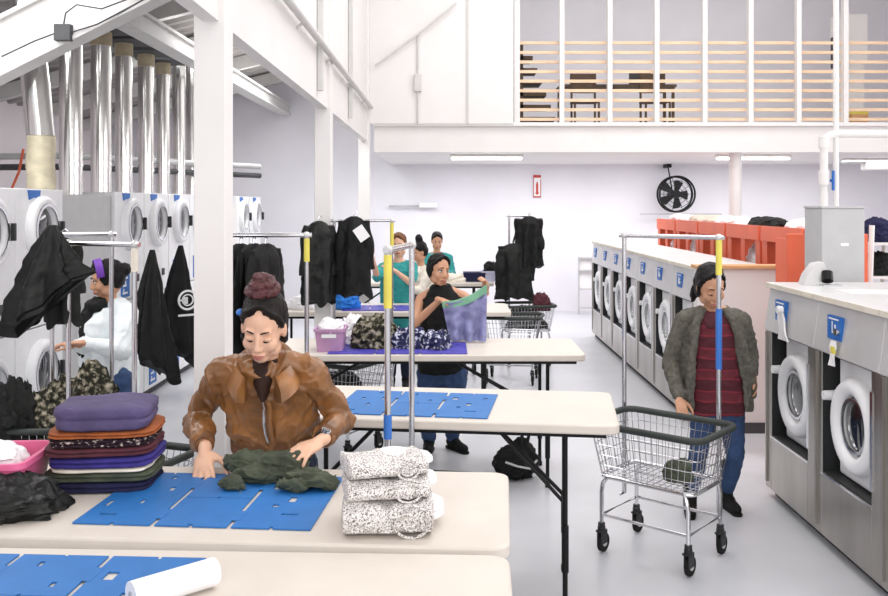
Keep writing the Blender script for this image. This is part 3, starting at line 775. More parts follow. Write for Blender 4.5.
# cart C by the front woman
aC=math.radians(80); ca,sa=math.cos(aC),math.sin(aC)
mid=V((-.20,3.95,0)); off=V((-sa,ca,0))*.20+V((ca,sa,0))*.16
make_cart(tuple(mid-off),aC,'laundry cart with yellow-taped pole beside the woman in brown jacket',True,.16,1.78,.47,((0,1.52,1.74,'yellow_tape'),(0,.98,1.08,'blue_tape')),W=.36)
# cart B behind the front woman
make_cart((-1.10,5.22,0),math.radians(3),'laundry cart with rack of coats between big column and brown jacket woman',True,.03,1.78,.47,((1,1.6,1.74,'yellow_tape'),))
# cart A1, A2 at left
aA=math.radians(-20); mid=V((-1.865,4.675,0)); 
make_cart((-1.62,4.40,0),aA,'laundry cart behind the folded clothes stack, dark rim corner showing at its right',True,-.30,1.76,.43,((0,1.60,1.72,'cream_cloth'),(1,1.60,1.72,'cream_cloth')))
make_cart((-2.22,5.10,0),math.radians(6),'laundry cart at far left heaped with patterned clothes',True,.08,1.79,.34,())
# cart D and G
make_cart((-.74,7.87,0),math.radians(2),'laundry cart with rack of black coats in front of the teal reaching woman',True,0,1.82,.52,((1,1.55,1.78,'yellow_tape'),))
make_cart((-.86,7.10,0),math.radians(-30),'laundry cart without rack under the black vest woman\'s table')
# cart E far
make_cart((.97,11.0,0),math.radians(8),'far laundry cart with tall rack of dark clothes near the back wall',True,-.02,1.82,.26,())
for (x,y,rz,l) in ((.02,10.4,.3,'far laundry cart behind the fourth table, left of the dark rack'),(.72,9.9,-.2,'far laundry cart directly in front of the dark rack cart')):
    make_cart((x,y,0),rz,l)
# ------------------------------------------------------------------ hanging coats
def coat(name,loc,rz,w,L,dep,seed,matn,label,cat='coat',group=None,sleeves=True,hanger=True,bag=0):
    t=thing(name,label,cat,loc,rz,group)
    coat_mesh(w,L,dep,seed,sleeves and not bag,bag=bag).build('cloth',matn,t)
    if hanger and not bag: MB().tube([(0,0,-.03),(0,0,.03),(.015,0,.045),(.03,0,.03)],.004,6).tube([(-w*.4,0,-.06),(0,0,-.015),(w*.4,0,-.06)],.006,6).build('hanger','chrome',t)
    return t
zt=1.74
for i,(px,l,Lx) in enumerate(((240,'left black coat on the rack just right of the big column',.62),(253,'middle black coat on the rack above the hair bun',.68),(265,'right black coat on the rack above the hair bun',.6))):
    coat('hanging_coat',(X_(px,5.47),5.47,zt-.03),math.radians(72),.36,Lx,.075,10+i,'black_cloth',l)
coat('hanging_coat',(X_(320,8.11),8.03,1.80),math.radians(20),.24,.72,.15,31,'black_shine','black coat hanging left of the rack pole behind the third table')
coat('hanging_coat',(X_(354,8.11),8.11,1.84),math.radians(8),.25,.70,.17,35,'black_cloth','black coat with white paper tag beside the teal woman\'s hand')
t=thing('laundry_tag','white paper tag pinned on the black coat beside the teal woman','tag',at(361,233,7.98))
MB().box(-.05,.05,-.004,.0,-.07,.06,Matrix.Rotation(math.radians(-35),4,'Y')).build('card','paper',t,smooth=False)
# far rack clothes
coat('hanging_coat',(X_(529,11.2),11.25,1.80),0,.26,.62,.2,51,'black_cloth','black jacket hanging on the far rack near the back wall')
coat('hanging_coat',(X_(515,11.1),11.2,1.46),.2,.36,.68,.22,53,'charcoal','dark grey garment draped low on the far rack, left side')
# bags hanging on the dryers
coat('hanging_coat',(XD+.24,8.45,1.52),math.radians(38),.44,1.10,.17,61,'black_shine','long black coat hooked on the dryer behind the violet headband woman',bag=.35)
t=coat('hanging_coat',(XD+.24,9.34,1.52),math.radians(38),.46,1.12,.14,63,'black_cloth','black coat with a round white emblem hung on a dryer',bag=.35)
ec=V((.04,-.098,-.56))
mb=MB(); n=(0,-1,0)
mb.annulus(ec,n,.085,.105,.012).annulus(ec,n,.05,.062,.012); mb.box(-.04,.04,ec.y-.012,ec.y,ec.z-.008,ec.z+.008).box(-.008,.04,ec.y-.012,ec.y,ec.z-.04,ec.z+.03).box(-.06,.12,ec.y-.012,ec.y,ec.z-.165,ec.z-.145)
mb.build('emblem','white_ink',t)
# coat on left rack
coat('hanging_coat',(X_(50,4.72),4.72,1.84),math.radians(8),.42,.42,.18,71,'black_shine','wide black coat hanging left of the first pole, at left edge',bag=-.42)
coat('hanging_coat',(X_(62,4.88),4.88,1.77),math.radians(30),.14,.46,.14,75,'charcoal','narrow dark coat hanging between the left rack poles')
# ------------------------------------------------------------------ clothes on the tables
def put(o,loc,label,cat,rz=0,group=None):
    o.location=loc; o.rotation_euler=(0,0,rz); return tag(o,label,cat,group)
stack=[('navy_cloth',.035,'navy folded garment at the bottom of the tall clothes stack'),('olive',.030,'olive folded garment, second from bottom of the tall stack'),('cream_cloth',.012,'thin cream folded garment low in the tall stack'),('indigo_cloth',.036,'indigo folded garment in the middle of the tall stack'),('maroon_cloth',.030,'maroon folded garment in the tall stack above the indigo'),('dark_print',.028,'dark printed folded garment in the tall stack'),('rust_cloth',.022,'rust orange folded garment right under the purple one'),('purple_cloth',.078,'thick purple folded garment on top of the tall stack')]
z=TH+.002; rnd=random.Random(3)
for i,(c,h,l) in enumerate(stack):
    w=.37+rnd.uniform(-.02,.02)-(.03 if i==7 else 0); o=folded_mesh(w,.29,h,80+i,layers=1 if h<.02 else 2).build('folded_garment',c)
    put(o,(-1.245+rnd.uniform(-.012,.012)-(.0 if i<7 else -.0),3.30,z),l,'folded clothes',math.radians(6+rnd.uniform(-3,3)),'tall stack of folded clothes'); z+=h*1.09+.001
o=heap_mesh(.40,.30,.115,91,amp=.30).build('crumpled_jacket','black_shine'); put(o,(-1.47,2.99,TH+.002),'crumpled shiny black jacket lying on the table at left edge','jacket')
t=thing('pink_bin','pink plastic bin filled with white cloth at the left edge','bin',(-1.64,3.15,TH),.05)
def bin_mesh(w,d,h,tk=.006):
    mb=MB(); a=rrect(w*.88,d*.88,.03,4); b=rrect(w,d,.035,4); c=rrect(w-2*tk,d-2*tk,.03,4); e=rrect(w*.88-2*tk,d*.88-2*tk,.025,4); r2=rrect(w+.02,d+.02,.04,4)
    mb.loft([[V((x,y,0)) for x,y in a],[V((x,y,h-.02)) for x,y in b],[V((x,y,h-.02)) for x,y in r2],[V((x,y,h)) for x,y in r2],[V((x,y,h)) for x,y in c],[V((x,y,.008)) for x,y in e]]); return mb
bin_mesh(.42,.30,.15).build('tub','pink_plastic',t)
MB().box(.02,.1,-.158,-.146,.09,.115).build('handle_slot','white_ink',t,smooth=False)
o=heap_mesh(.36,.25,.09,94,amp=.25).build('white_laundry','white_cloth'); put(o,(-1.64,3.15,TH+.10),'white laundry heaped in the pink bin','laundry')
# towels
def blanket(w,d,h,seed,loc,rz,label):
    t=thing('folded_towel',label,'towel',loc,rz,'speckled towels stacked beside the blue board')
    mb=MB(); m=40; N=40; rings=[]      # cloth wound flat: outer pattern with rounded right end
    for i in range(m+1):
        tt=i/m; x=-w/2+w*tt; ring=[]
        endk=min(1,(1-tt)/.04+.55)*min(1,tt/.04+.6)
        for j in range(N):
            a=2*PI*j/N; e=.62
            yy=d/2*math.copysign(abs(math.cos(a))**e,math.cos(a))*endk; zz=h/2+h/2*math.copysign(abs(math.sin(a))**e,math.sin(a))*endk
            q=(x,yy,zz); f=.2*h*fbm(q,8,seed)+.08*h*ridged(q,18,seed); lay=.05*h*math.cos(zz/h*2*PI*3)*(1 if abs(math.cos(a))>.6 else 0)
            ring.append(V((x, yy+math.copysign(lay+f,math.cos(a)), max(0,zz+f*(math.sin(a)>-.2)))))
        rings.append(ring)
    mb.loft(rings); mb.build('cloth','speckle',t)
    mb=MB(); rings=[]
    for i in range(14):       # white lining bulging out at the right end
        tt=i/13; x=w/2-.12+.155*tt; k=(1-tt**3*.55)*(.90+.13*math.sin(min(1,tt*1.6)*PI)); ring=[]
        for j in range(28):
            a=2*PI*j/28; e=.7
            f=.06*h*fbm((x,a,0),5,seed+3)
            ring.append(V((x,.03+(d/2-.008)*k*math.copysign(abs(math.cos(a))**e,math.cos(a))+f,max(.002,h/2+(h/2+.002)*k*math.copysign(abs(math.sin(a))**e,math.sin(a))+f*.6))))
        rings.append(ring)
    mb.loft(rings); mb.build('lining','white_cloth',t)
    # rolled edge spiral at the right front
    pts=[]
    for i in range(46):
        a=i*.32; r=.008+.0011*i*h/.09; pts.append(V((w/2-.075+r*math.cos(a)*1.15,-d/2-.006,h/2+r*math.sin(a)*.95)))
    mb=MB()
    for i in range(len(pts)-1):
        pass
    mb.tube(pts,.0045,6); mb.build('rolled_edge','speckle',t)
    return t
blanket(.285,.23,.092,5,(-.185,2.855,TH+.002),math.radians(4),'speckled towel with rolled edge at the bottom of the towel stack')
blanket(.265,.21,.062,6,(-.195,2.87,TH+.101),math.radians(11),'speckled towel in the middle of the towel stack')
blanket(.255,.20,.050,7,(-.20,2.87,TH+.170),math.radians(17),'speckled towel on top of the towel stack')
# paper roll
t=thing('paper_roll','white paper roll lying across the corner of the nearest blue board','paper roll',(-.70,2.29,TH+.0415))
a=V((-.086,-.045,0)); b=V((.084,.108,0)); MB().cyl(a,b,.036,n=36).build('roll','paper',t,ang=30)
d=(b-a).normalized(); MB().cyl(a-d*.002,a+d*.01,.012,n=16).build('core','grey_plastic',t)
# olive garment being folded: heap laid out around the hands
mb=MB()
def bl(px,py,z,rx,ry,rzz,rot=0):
    p=on(px,py,z); T=Matrix.Translation(p)@Matrix.Rotation(math.radians(rot),4,'Z'); mb.ell((0,0,0),(rx,ry,rzz),T,n=20,m=12)
bl(248,462,.985,.085,.07,.045); bl(278,464,.985,.11,.07,.045,-10); bl(308,478,.965,.095,.05,.028,-14); bl(322,482,.962,.06,.045,.025); bl(232,484,.955,.045,.04,.022); bl(262,474,.965,.10,.05,.03); bl(294,486,.955,.06,.035,.02)
t=thing('olive_garment','olive green garment being folded on the blue board','garment',(-.72,3.2,TH+.006))
g=remesh(mb,.0045,1,.024,26,5,1.0,None,'cloth','olive',t,wx=.42)
for v in g.data.vertices: v.co.z=max(v.co.z,.003)
# items on table 3
def hp(px,py,z,w,d,h,seed,mt,label,cat='clothes',amp=.3,rz=0):
    p=on(px,py,z); o=heap_mesh(w,d,h,seed,amp=amp).build('clothes_heap',mt); return put(o,(p.x,p.y,z),label,cat,rz)
t=thing('mauve_bin','mauve plastic bin with a handle slot on the third table','bin',(X_(331,6.3),6.30,TH),0)
bin_mesh(.20,.24,.16).build('tub','mauve_plastic',t); MB().box(-.05,.05,-.125,-.115,.10,.125).build('handle_slot','white_ink',t,smooth=False)
o=heap_mesh(.19,.22,.10,101,amp=.2).build('white_laundry','white_cloth'); put(o,(X_(331,6.3),6.30,TH+.12),'white laundry spilling out of the mauve bin','laundry')
o=heap_mesh(.26,.22,.17,102,amp=.3).build('white_laundry','white_cloth'); put(o,(X_(356,6.6),6.62,TH+.008),'white laundry heap behind the mauve bin','laundry')
zz=TH+.008
for (px,Y,w,d,h,mt,l,s) in ((376,6.42,.34,.3,.19,'camo','olive and white printed clothes heap on the violet board',103),(408,6.4,.3,.26,.13,'navy_print','navy and white printed garment on the violet board',104),(437,6.36,.22,.24,.11,'navy_print','printed navy garment by the black vest woman\'s hand',105)):
    o=heap_mesh(w,d,h,s,amp=.32).build('clothes_heap',mt); put(o,(X_(px,Y),Y,zz),l,'clothes')
# table 4
o=heap_mesh(.32,.3,.27,111,amp=.25).build('blue_garment','blue_cloth'); put(o,(X_(343,8.8),8.82,TH+.008),'bright blue garment heap under the hanging black coats','garment')
o=heap_mesh(.36,.3,.12,112,amp=.3).build('white_laundry','white_cloth'); put(o,(X_(306,8.8),8.8,TH+.001),'white laundry heap at left end of the fourth table','laundry')
o=heap_mesh(.22,.2,.10,113,amp=.3).build('clothes_heap','cream_cloth'); put(o,(X_(440,9),9.0,TH+.001),'cream cloth heap on the fourth table behind the vest woman','clothes')
# table 5
t=thing('navy_box','navy blue box on the farthest folding table','box',(X_(474,12),11.9,TH)); MB().box(-.14,.14,-.12,.12,0,.11).build('body','navy_cloth',t,smooth=False,bevel=.006); MB().box(-.145,.145,-.125,.125,.09,.12).build('lid','navy_cloth',t,smooth=False)
t=thing('lavender_bin','pale lavender bin on the farthest folding table','bin',(X_(489.5,12),11.9,TH)); bin_mesh(.22,.24,.14).build('tub','lavender_bin',t)
o=heap_mesh(.19,.2,.13,121,amp=.25).build('clothes_heap','charcoal'); put(o,(X_(490,12),11.9,TH+.12),'dark bundle on top of the lavender bin','clothes')
o=heap_mesh(.5,.4,.10,122,amp=.25).build('white_laundry','cream_cloth'); put(o,(X_(452,12),11.9,TH+.001),'cream laundry on the farthest table left of the navy box','laundry')
# cart loads
o=heap_mesh(.60,.42,.50,131,amp=.35).build('clothes_heap','camo'); put(o,(-2.10,5.08,.46),'olive and grey patterned clothes heaped in the far left cart','clothes')
o=heap_mesh(.36,.36,.42,132,amp=.3).build('clothes_heap','charcoal'); put(o,(-2.42,4.95,.50),'dark clothes heap at the left end of the far left cart','clothes')
o=heap_mesh(.5,.36,.36,133,amp=.3).build('clothes_heap','dark_print'); put(o,(-1.66,4.40,.445),'dark printed clothes in the cart behind the clothes stack','clothes',aA)
o=heap_mesh(.5,.34,.24,134,amp=.3).build('clothes_heap','charcoal'); put(o,(.97,11.0,.445),'dark clothes lying in the far rack cart','clothes')
o=heap_mesh(.22,.2,.2,135,amp=.3).build('clothes_heap','maroon_cloth'); put(o,(1.16,10.92,.66),'small dark red bundle on the far rack cart','clothes')
o=heap_mesh(.5,.34,.26,136,amp=.3).build('clothes_heap','black_cloth'); put(o,(-1.10,5.22,.445),'black clothes lying in the cart behind the brown jacket woman','clothes')
o=heap_mesh(.4,.3,.18,137,amp=.3).build('clothes_heap','charcoal'); put(o,(-.86,7.10,.445),'dark clothes in the cart without rack','clothes',-.5)
o=heap_mesh(.16,.16,.10,138,amp=.2).build('clothes_heap','olive'); put(o,(1.27,4.92,.445),'small olive cloth lying in the pushed cart','clothes')
# backpack on the floor
t=thing('backpack','black backpack lying on the floor under the tables','bag',(.50,6.42,0),math.radians(15))
mb=MB(); q_=V((.50,6.42,0)); mb.ell(q_+V((0,0,.11)),(.17,.12,.12)); mb.ell(q_+V((-.03,-.06,.10)),(.12,.09,.09)); mb.ell(q_+V((.06,.02,.17)),(.10,.09,.09))
g=remesh(mb,.01,2,.03,10,3,1,None,'body','black_cloth',t)
for v in g.data.vertices: v.co.z=max(v.co.z,.002)
MB().tube([(.02,-.08,.22),(.0,-.10,.3),(.05,-.06,.36),(.09,-.02,.3),(.08,0,.22)],.012,8).build('strap','charcoal',t)
MB().tube([(-.12,-.12,.15),(-.05,-.17,.13),(.05,-.15,.1),(.12,-.1,.14)],.008,8).build('strap','grey_plastic',t)
# ------------------------------------------------------------------ people
def rotm(yaw,pitch=0,roll=0):     # a head frame: +y is where the face looks; yaw 0 looks to +Y (away), 180 to the camera; pitch>0 looks down
    return Matrix.Rotation(math.radians(yaw),4,'Z')@Matrix.Rotation(math.radians(-pitch),4,'X')@Matrix.Rotation(math.radians(roll),4,'Y')
def hand(mb, w, d, n, s, curl=.5, k=1.0, spread=1.0, fr=.0085):
    """palm and five fingers; w wrist, d along the fingers, n towards the palm side, s towards the thumb"""
    w=V(w); d=V(d).normalized(); n=(V(n)-d*V(n).dot(d)).normalized(); s_=n.cross(d)
    if s_.dot(V(s))<0: s_=-s_
    T=Matrix(((d.x,s_.x,n.x,w.x),(d.y,s_.y,n.y,w.y),(d.z,s_.z,n.z,w.z),(0,0,0,1)))
    mb.ell((.048*k,0,0),(.05*k,.038*k,.015*k),T,n=14,m=8)
    mb.cap(T@V((-.02*k,0,0)),.024*k,T@V((.03*k,.0,0)),.021*k)
    mb.cap(T@V((.03*k,.018*k,.002)),.016*k,T@V((.082*k,.025*k,0)),.0115*k); mb.cap(T@V((.03*k,-.018*k,.002)),.015*k,T@V((.076*k,-.025*k,0)),.0105*k)
    for yb,L,a in ((.029,.072,.14),(.010,.080,.03),(-.010,.075,-.07),(-.027,.058,-.18)):
        p=V((.084*k if abs(yb)<.02 else .078*k,yb*k,0)); ang=curl*.45; a*=spread; rr=fr*k
        for seg,q in enumerate((.45,.32,.23)):
            dirv=V((math.cos(ang)*math.cos(a),math.sin(a)*math.cos(ang),math.sin(ang))); p2=p+dirv*L*q*k
            mb.cap(T@p,rr,T@p2,rr*.92,n=10); p=p2; ang+=curl*.75; rr*=.93
    p=V((.022*k,.026*k,.006)); 
    for dv,L,rr in (((.62,.74,.25),.040,.0135),((.85,.42,.32),.030,.0105),((.95,.15,.35),.024,.0095)):
        p2=p+V(dv).normalized()*L*k; mb.cap(T@p,rr*k,T@p2,rr*.92*k,n=10); p=p2
def head(mb,T,ears=True):
    mb.ell((0,-.012,.033),(.073,.089,.084),T,n=20,m=14); mb.ell((0,.022,-.025),(.062,.064,.088),T,n=20,m=14)
    mb.ell((0,.048,-.092),(.030,.030,.024),T); 
    for s in (-1,1):
        mb.ell((s*.036,.052,-.036),(.027,.027,.03),T); mb.ell((s*.045,.012,-.075),(.020,.04,.028),T)
        if ears: mb.ell((s*.074,-.008,-.012),(.010,.019,.031),T)
        mb.ell((s*.030,.070,.024),(.022,.012,.010),T)
        mb.ell((s*.011,.090,-.040),(.009,.010,.008),T)
    mb.cap(T@V((0,.080,.012)),.0085,T@V((0,.100,-.034)),.0125,n=12)
    mb.ell((0,.080,-.070),(.026,.016,.014),T)
def face_parts(root,T,skin,closed=True,lipc='lips',k=1,hairm='hair'):
    W=V(root['_w'])
    for s in (-1,1):
        e=MB()
        if not closed: e.ell((s*.031,.0745,-.001),(.0145,.009,.0065),T,n=14,m=8).m(1).ell((s*.031,.0815,-.001),(.0058,.004,.0058),T,n=10,m=6); e.build('eye',['eye_white','lash'],root,world=True)
        else: e.ell((s*.031,.0735,-.002),(.0165,.010,.010),T,n=14,m=8).build('eyelid',skin,root,world=True)
        zz=-.0085 if closed else .005
        MB().tube([T@V((s*(.015+.004*i),.0845-.0008*(i-3.0)**2*.9-.0011*i,zz+(-.0030 if closed else .003)*math.sin(i/8*PI))) for i in range(9)],[.0016+.0018*math.sin(i/8*PI) for i in range(9)],6).build('eyelashes','lash',root,world=True)
        MB().tube([T@V((s*(.012+.005*i),.0885-.0008*i*i*.5,.0235+.006*math.sin((i+1)/9*PI))) for i in range(8)],[.0026,.0032,.0034,.0032,.0028,.0024,.0018,.001],6).build('eyebrow',hairm,root,world=True)
    MB().tube([T@V((-.024+.006*i,.0945-.00085*(i-4)**2,-.0665+.0018*abs(math.cos(i/8*PI))*-1+.001)) for i in range(9)],[.001,.0035,.0046,.005,.0044,.005,.0046,.0035,.001],8).tube([T@V((-.020+.005*i,.0945-.0007*(i-4)**2,-.0745)) for i in range(9)],[.001,.003,.004,.0047,.005,.0047,.004,.003,.001],8).build('lips',lipc,root,world=True)
def hair_cap(mb,HT,k=1.0,low=.02):
    mb.ell((0,-.028,.046),(.0815*k,.094*k,.086),HT,n=24,m=16); mb.ell((0,-.055,-.005),(.079,.066,.082),HT)
    for s in (-1,1):
        for q,(zt_,zl) in enumerate(((.112,.045),(.106,.02),(.100,low))):
            pts=[HT@V((s*.004,.050-.02*q,zt_+.004)),HT@V((s*.034,.057-.022*q,zt_-.012)),HT@V((s*.058,.040-.02*q,.070)),HT@V((s*.071,.018-.018*q,zl)),HT@V((s*.074,-.004-.012*q,zl-.045))]
            mb.chain(pts,[.009,.011,.011,.009,.006])
def torso(mb, lv, n=24):     # levels: (centre, half width, half depth, yaw)
    rg=[]
    for c,rx,ry,yw in lv:
        a=math.radians(yw); ax=V((math.cos(a),math.sin(a),0)); ay=V((-math.sin(a),math.cos(a),0)); c=V(c)
        rg.append([c+ax*rx*math.copysign(abs(math.cos(t))**.85,math.cos(t))+ay*ry*math.copysign(abs(math.sin(t))**.85,math.sin(t)) for t in (2*PI*j/n for j in range(n))])
    mb.loft(rg)
def lerp(a,b,t): return V(a)*(1-t)+V(b)*t
def leg_pts(h,k,a): return [V(h),V(k),V(a)]
def body_core(mb, P):
    """trunk, neck, arms, legs and feet of a figure from its joints P"""
    pel,ch,nb=V(P['pelvis']),V(P['chest']),V(P['neck']); yw=P['yaw']
    torso(mb,[(pel-V((0,0,.09)),.13,.09,yw),(pel,.15,.10,yw),(lerp(pel,ch,.4),.115,.085,yw),(lerp(pel,ch,.8),.13,.095,yw),(ch,.14,.098,yw),(lerp(ch,nb,.6),.12,.075,yw),(nb-V((0,0,.01)),.05,.05,yw)])
    mb.cap(nb-V((0,0,.02)),.052,V(P['skull']),.048)
    for s in ('L','R'):
        sh,el,wr=V(P['sh'+s]),V(P['el'+s]),V(P['wr'+s])
        mb.cap(lerp(nb,sh,.4),.05,sh,.045); mb.cap(sh,.044,el,.034); mb.cap(el,.034,lerp(el,wr,.4),.032); mb.cap(lerp(el,wr,.4),.032,wr,.022)
        hp_,kn,an=V(P['hp'+s]),V(P['kn'+s]),V(P['an'+s]); mb.cap(hp_,.08,kn,.052); mb.cap(kn,.05,lerp(kn,an,.35),.052); mb.cap(lerp(kn,an,.35),.052,an,.034)
        f=V(P['ft'+s]); mb.cap(an-V((0,0,.02)),.032,an+f*.05-V((0,0,.035)),.034); mb.cap(an+f*.02-V((0,0,.04)),.034,an+f*.15-V((0,0,.05)),.026)
def legs_cloth(mb,P,r=.02,hem=.06,wid=1.0):
    pel=V(P['pelvis']); yw=P['yaw']
    torso(mb,[(pel-V((0,0,.12)),.155,.12,yw),(pel-V((0,0,.03)),.175,.13,yw),(pel+V((0,0,.10)),.15,.11,yw)])
    for s in ('L','R'):
        h,k,a=V(P['hp'+s]),V(P['kn'+s]),V(P['an'+s]); e=a+(k-a).normalized()*hem
        mb.cap(h,.092*wid+r*.3,k,.058*wid+r*.4); mb.cap(k,.058*wid+r*.4,lerp(k,a,.35),.056*wid+r*.5); mb.cap(lerp(k,a,.35),.056*wid+r*.5,e,.042*wid+r*.6)
def shoes(P,root,m='black_cloth',boot=0):
    for s in ('L','R'):
        a,f=V(P['an'+s]),V(P['ft'+s]); mb=MB()
        b=V((a.x,a.y,.0)); mb.cap(b+V((0,0,.055))-f*.03,.042,b+f*.05+V((0,0,.05)),.044); mb.cap(b+f*.03+V((0,0,.045)),.042,b+f*.16+V((0,0,.036)),.034)
        mb.cap(b+V((0,0,.06)),.045,b+V((0,0,.10+boot)),.050)
        g=remesh(mb,.009,2,0,name='shoe',ms=m,parent=root)
        for v in g.data.vertices: v.co.z=max(v.co.z,.004)
        sb=MB(); sb.cap(b-f*.035+V((0,0,.012)),.043,b+f*.17+V((0,0,.012)),.034)
        for v in sb.v: v.z=.0+max(0,min(.018,v.z))
        sb.build('sole','rubber',g)
        if g: 
            for o in (COL.objects[-1],): pass
def fixsole():
    for o in list(COL.objects):
        if o.name.startswith('sole') and o.parent and o.parent.parent:
            w=V(o.parent.parent['_w']); 
            for v in o.data.vertices: v.co-=w
def person(name_label, base):
    return thing('person',name_label,'person',base)

# --- woman in the brown jacket, front
P=dict(yaw=0,pelvis=(-.72,3.80,.88),chest=(-.725,3.68,1.17),neck=(-.725,3.62,1.315),skull=(-.716,3.56,1.44),
 shL=(-.905,3.63,1.265),elL=(-1.02,3.72,1.065),wrL=(-.930,3.47,1.02),shR=(-.540,3.63,1.265),elR=(-.435,3.72,1.065),wrR=(-.472,3.455,1.052),
 hpL=(-.81,3.80,.84),knL=(-.82,3.78,.46),anL=(-.82,3.84,.08),ftL=(-.1,-1,0),hpR=(-.63,3.80,.84),knR=(-.62,3.78,.46),anR=(-.62,3.84,.08),ftR=(.1,-1,0))
R=person('woman in brown jacket with reddish hair bun folding at the front table',(-.72,3.80,0))
HT=Matrix.Translation((-.712,3.510,1.470))@rotm(176,24,-4)@Matrix.Scale(1.08,4)
mb=MB(); body_core(mb,P); head(mb,HT)
mb.cap(V(P['skull']),.046,HT@V((0,-.03,-.06)),.048)
hand(mb,(-.922,3.440,1.005),(.12,-.62,-.38),(.25,.1,-1),(1,0,0),.5,1.12)
hand(mb,(-.478,3.425,1.048),(-.45,-.60,-.16),(-.1,.1,-1),(-1,0,0),.42,1.1,1.5)
remesh(mb,.0058,3,0,name='body',ms='skin',parent=R)
face_parts(R,HT,'skin',True,hairm='hair')
mb=MB(); hair_cap(mb,HT); mb.ell((0,-.055,.0),(.080,.072,.075),HT)
mb.ell((.072,-.012,-.05),(.016,.022,.045),HT); mb.ell((-.07,-.02,-.03),(.016,.024,.04),HT)
h=remesh(mb,.006,3,.006,22,2,.5,name='hair',ms='hair',parent=R)
mb=MB()
for k in range(30):
    a=k*.42; r=.052-.0011*k; mb.ell((.005+r*math.cos(a)*1.0,-.045+r*math.sin(a)*.8,.122+.0018*k),(.021,.020,.016),HT,n=10,m=8)
mb.ell((.005,-.045,.134),(.056,.046,.038),HT)
remesh(mb,.005,1,.006,30,4,1,name='hair_bun',ms='hair_red',parent=R)
MB().ell((.086,-.01,.05),(.014,.018,.010),HT).build('hair_clip','blue_tape',R,world=True)
# jacket
mb=MB()
torso(mb,[((-.72,3.79,.90),.165,.115,0),((-.72,3.77,.96),.168,.12,0),((-.72,3.75,1.02),.185,.13,0),((-.722,3.71,1.12),.195,.135,0),((-.725,3.675,1.22),.20,.13,0),((-.725,3.645,1.285),.18,.105,0),((-.725,3.63,1.325),.10,.085,0)])
for s in ('L','R'):
    sh,el,wr=V(P['sh'+s]),V(P['el'+s]),V(P['wr'+s]); e=lerp(el,wr,.90)
    mb.cap(lerp(P['neck'],sh,.35),.062,sh,.072); mb.cap(sh,.066,lerp(sh,el,.5),.056); mb.cap(lerp(sh,el,.5),.056,el,.053); mb.cap(el,.053,lerp(el,wr,.5),.054); mb.cap(lerp(el,wr,.5),.054,e,.042)
J=remesh(mb,.0065,2,.022,9,7,.75,name='jacket',ms='leather',parent=R)
mb=MB(); torso(mb,[((-.72,3.79,.885),.160,.112,0),((-.72,3.775,.93),.178,.130,0),((-.72,3.77,.985),.180,.132,0),((-.72,3.765,.995),.15,.11,0)],n=90)
for i,v in enumerate(mb.v):
    if i%2: v.xy=V((-.72,3.78))+(v.xy-V((-.72,3.78)))*.975
mb.build('waistband','leather_rib',J,world=False); 
def unworld(o,root):
    w=V(root['_w']); 
    for v in o.data.vertices: v.co-=w
unworld([o for o in COL.objects if o.name=='waistband'][0],R)
for s in ('L','R'):
    el,wr=V(P['el'+s]),V(P['wr'+s]); mb=MB(); mb.cyl(lerp(el,wr,.84),lerp(el,wr,1.0),.043,.036,n=40); o=mb.build('cuff','leather_rib',J); unworld(o,R)
# big stand-up collar: two folded leaves
for s in (-1,1):
    mb=MB(); rg=[]
    for i in range(14):
        t=i/13; a=PI/2-t*2.55      # from the nape round to the front
        cx,cy=-.725+s*math.cos(a)*(.092+.0*t),3.615+math.sin(a)*.095-.02*t
        zt_=1.395-.10*t-.02*t*t; zb=1.315-.13*t**1.6
        out=V((s*math.cos(a),math.sin(a),0)); p=V((cx,cy,0))
        w=.028+.012*math.sin(t*7+s)
        rg.append([p+V((0,0,zb)),p+out*.012+V((0,0,zt_)),p+out*(.022)+V((0,0,zt_+.004)),p+out*(w+.03)+V((0,0,zt_-.05)),p+out*(w+.038)+V((0,0,zb-.0)),p+out*.02+V((0,0,zb-.01))])
    mb.loft(rg); o=mb.build('collar','leather',J,ang=80); unworld(o,R)
mb=MB(); torso(mb,[((-.722,3.60,1.175),.012,.075,0),((-.725,3.60,1.235),.042,.078,0),((-.725,3.61,1.29),.064,.078,0),((-.725,3.615,1.325),.062,.068,0),((-.725,3.62,1.345),.05,.05,0)]); o=mb.build('collar_shade','collar_dark',R); unworld(o,R)  # dark wedge: shaded inside of the open collar, put in as colour
zp=[V((-.718+.004*math.sin(i*1.3),y,z)) for i,(z,y) in enumerate(((1.175,3.522),(1.15,3.53),(1.12,3.54),(1.08,3.565),(1.04,3.59),(.99,3.625)))]
o=MB().tube(zp,.005,6).build('zip','chrome',J); unworld(o,R)
mb=MB(); mb.tube([p+V((.022,.004,0)) for p in zp],.009,8); o=mb.build('placket','leather',J); unworld(o,R)
wd=(V(P['wrR'])-V(P['elR'])).normalized(); c=V(P['wrR'])+wd*.004
mb=MB(); mb.cyl(c-wd*.010,c+wd*.010,.030,n=24); o=mb.build('watch_strap','charcoal',R); unworld(o,R)
nn=V((.35,-.35,.85)).normalized(); nn=(nn-wd*nn.dot(wd)).normalized()
mb=MB(); mb.cyl(c+nn*.026,c+nn*.037,.019,n=24); w1=mb.build('watch_case','chrome',R); unworld(w1,R)
mb=MB(); mb.cyl(c+nn*.0372,c+nn*.0385,.015,n=24); o=mb.build('dial','glass_dark',w1); unworld(o,R)
mb=MB(); legs_cloth(mb,P); remesh(mb,.013,2,.01,9,3,name='trousers',ms='dark_jeans',parent=R)
shoes(P,R)

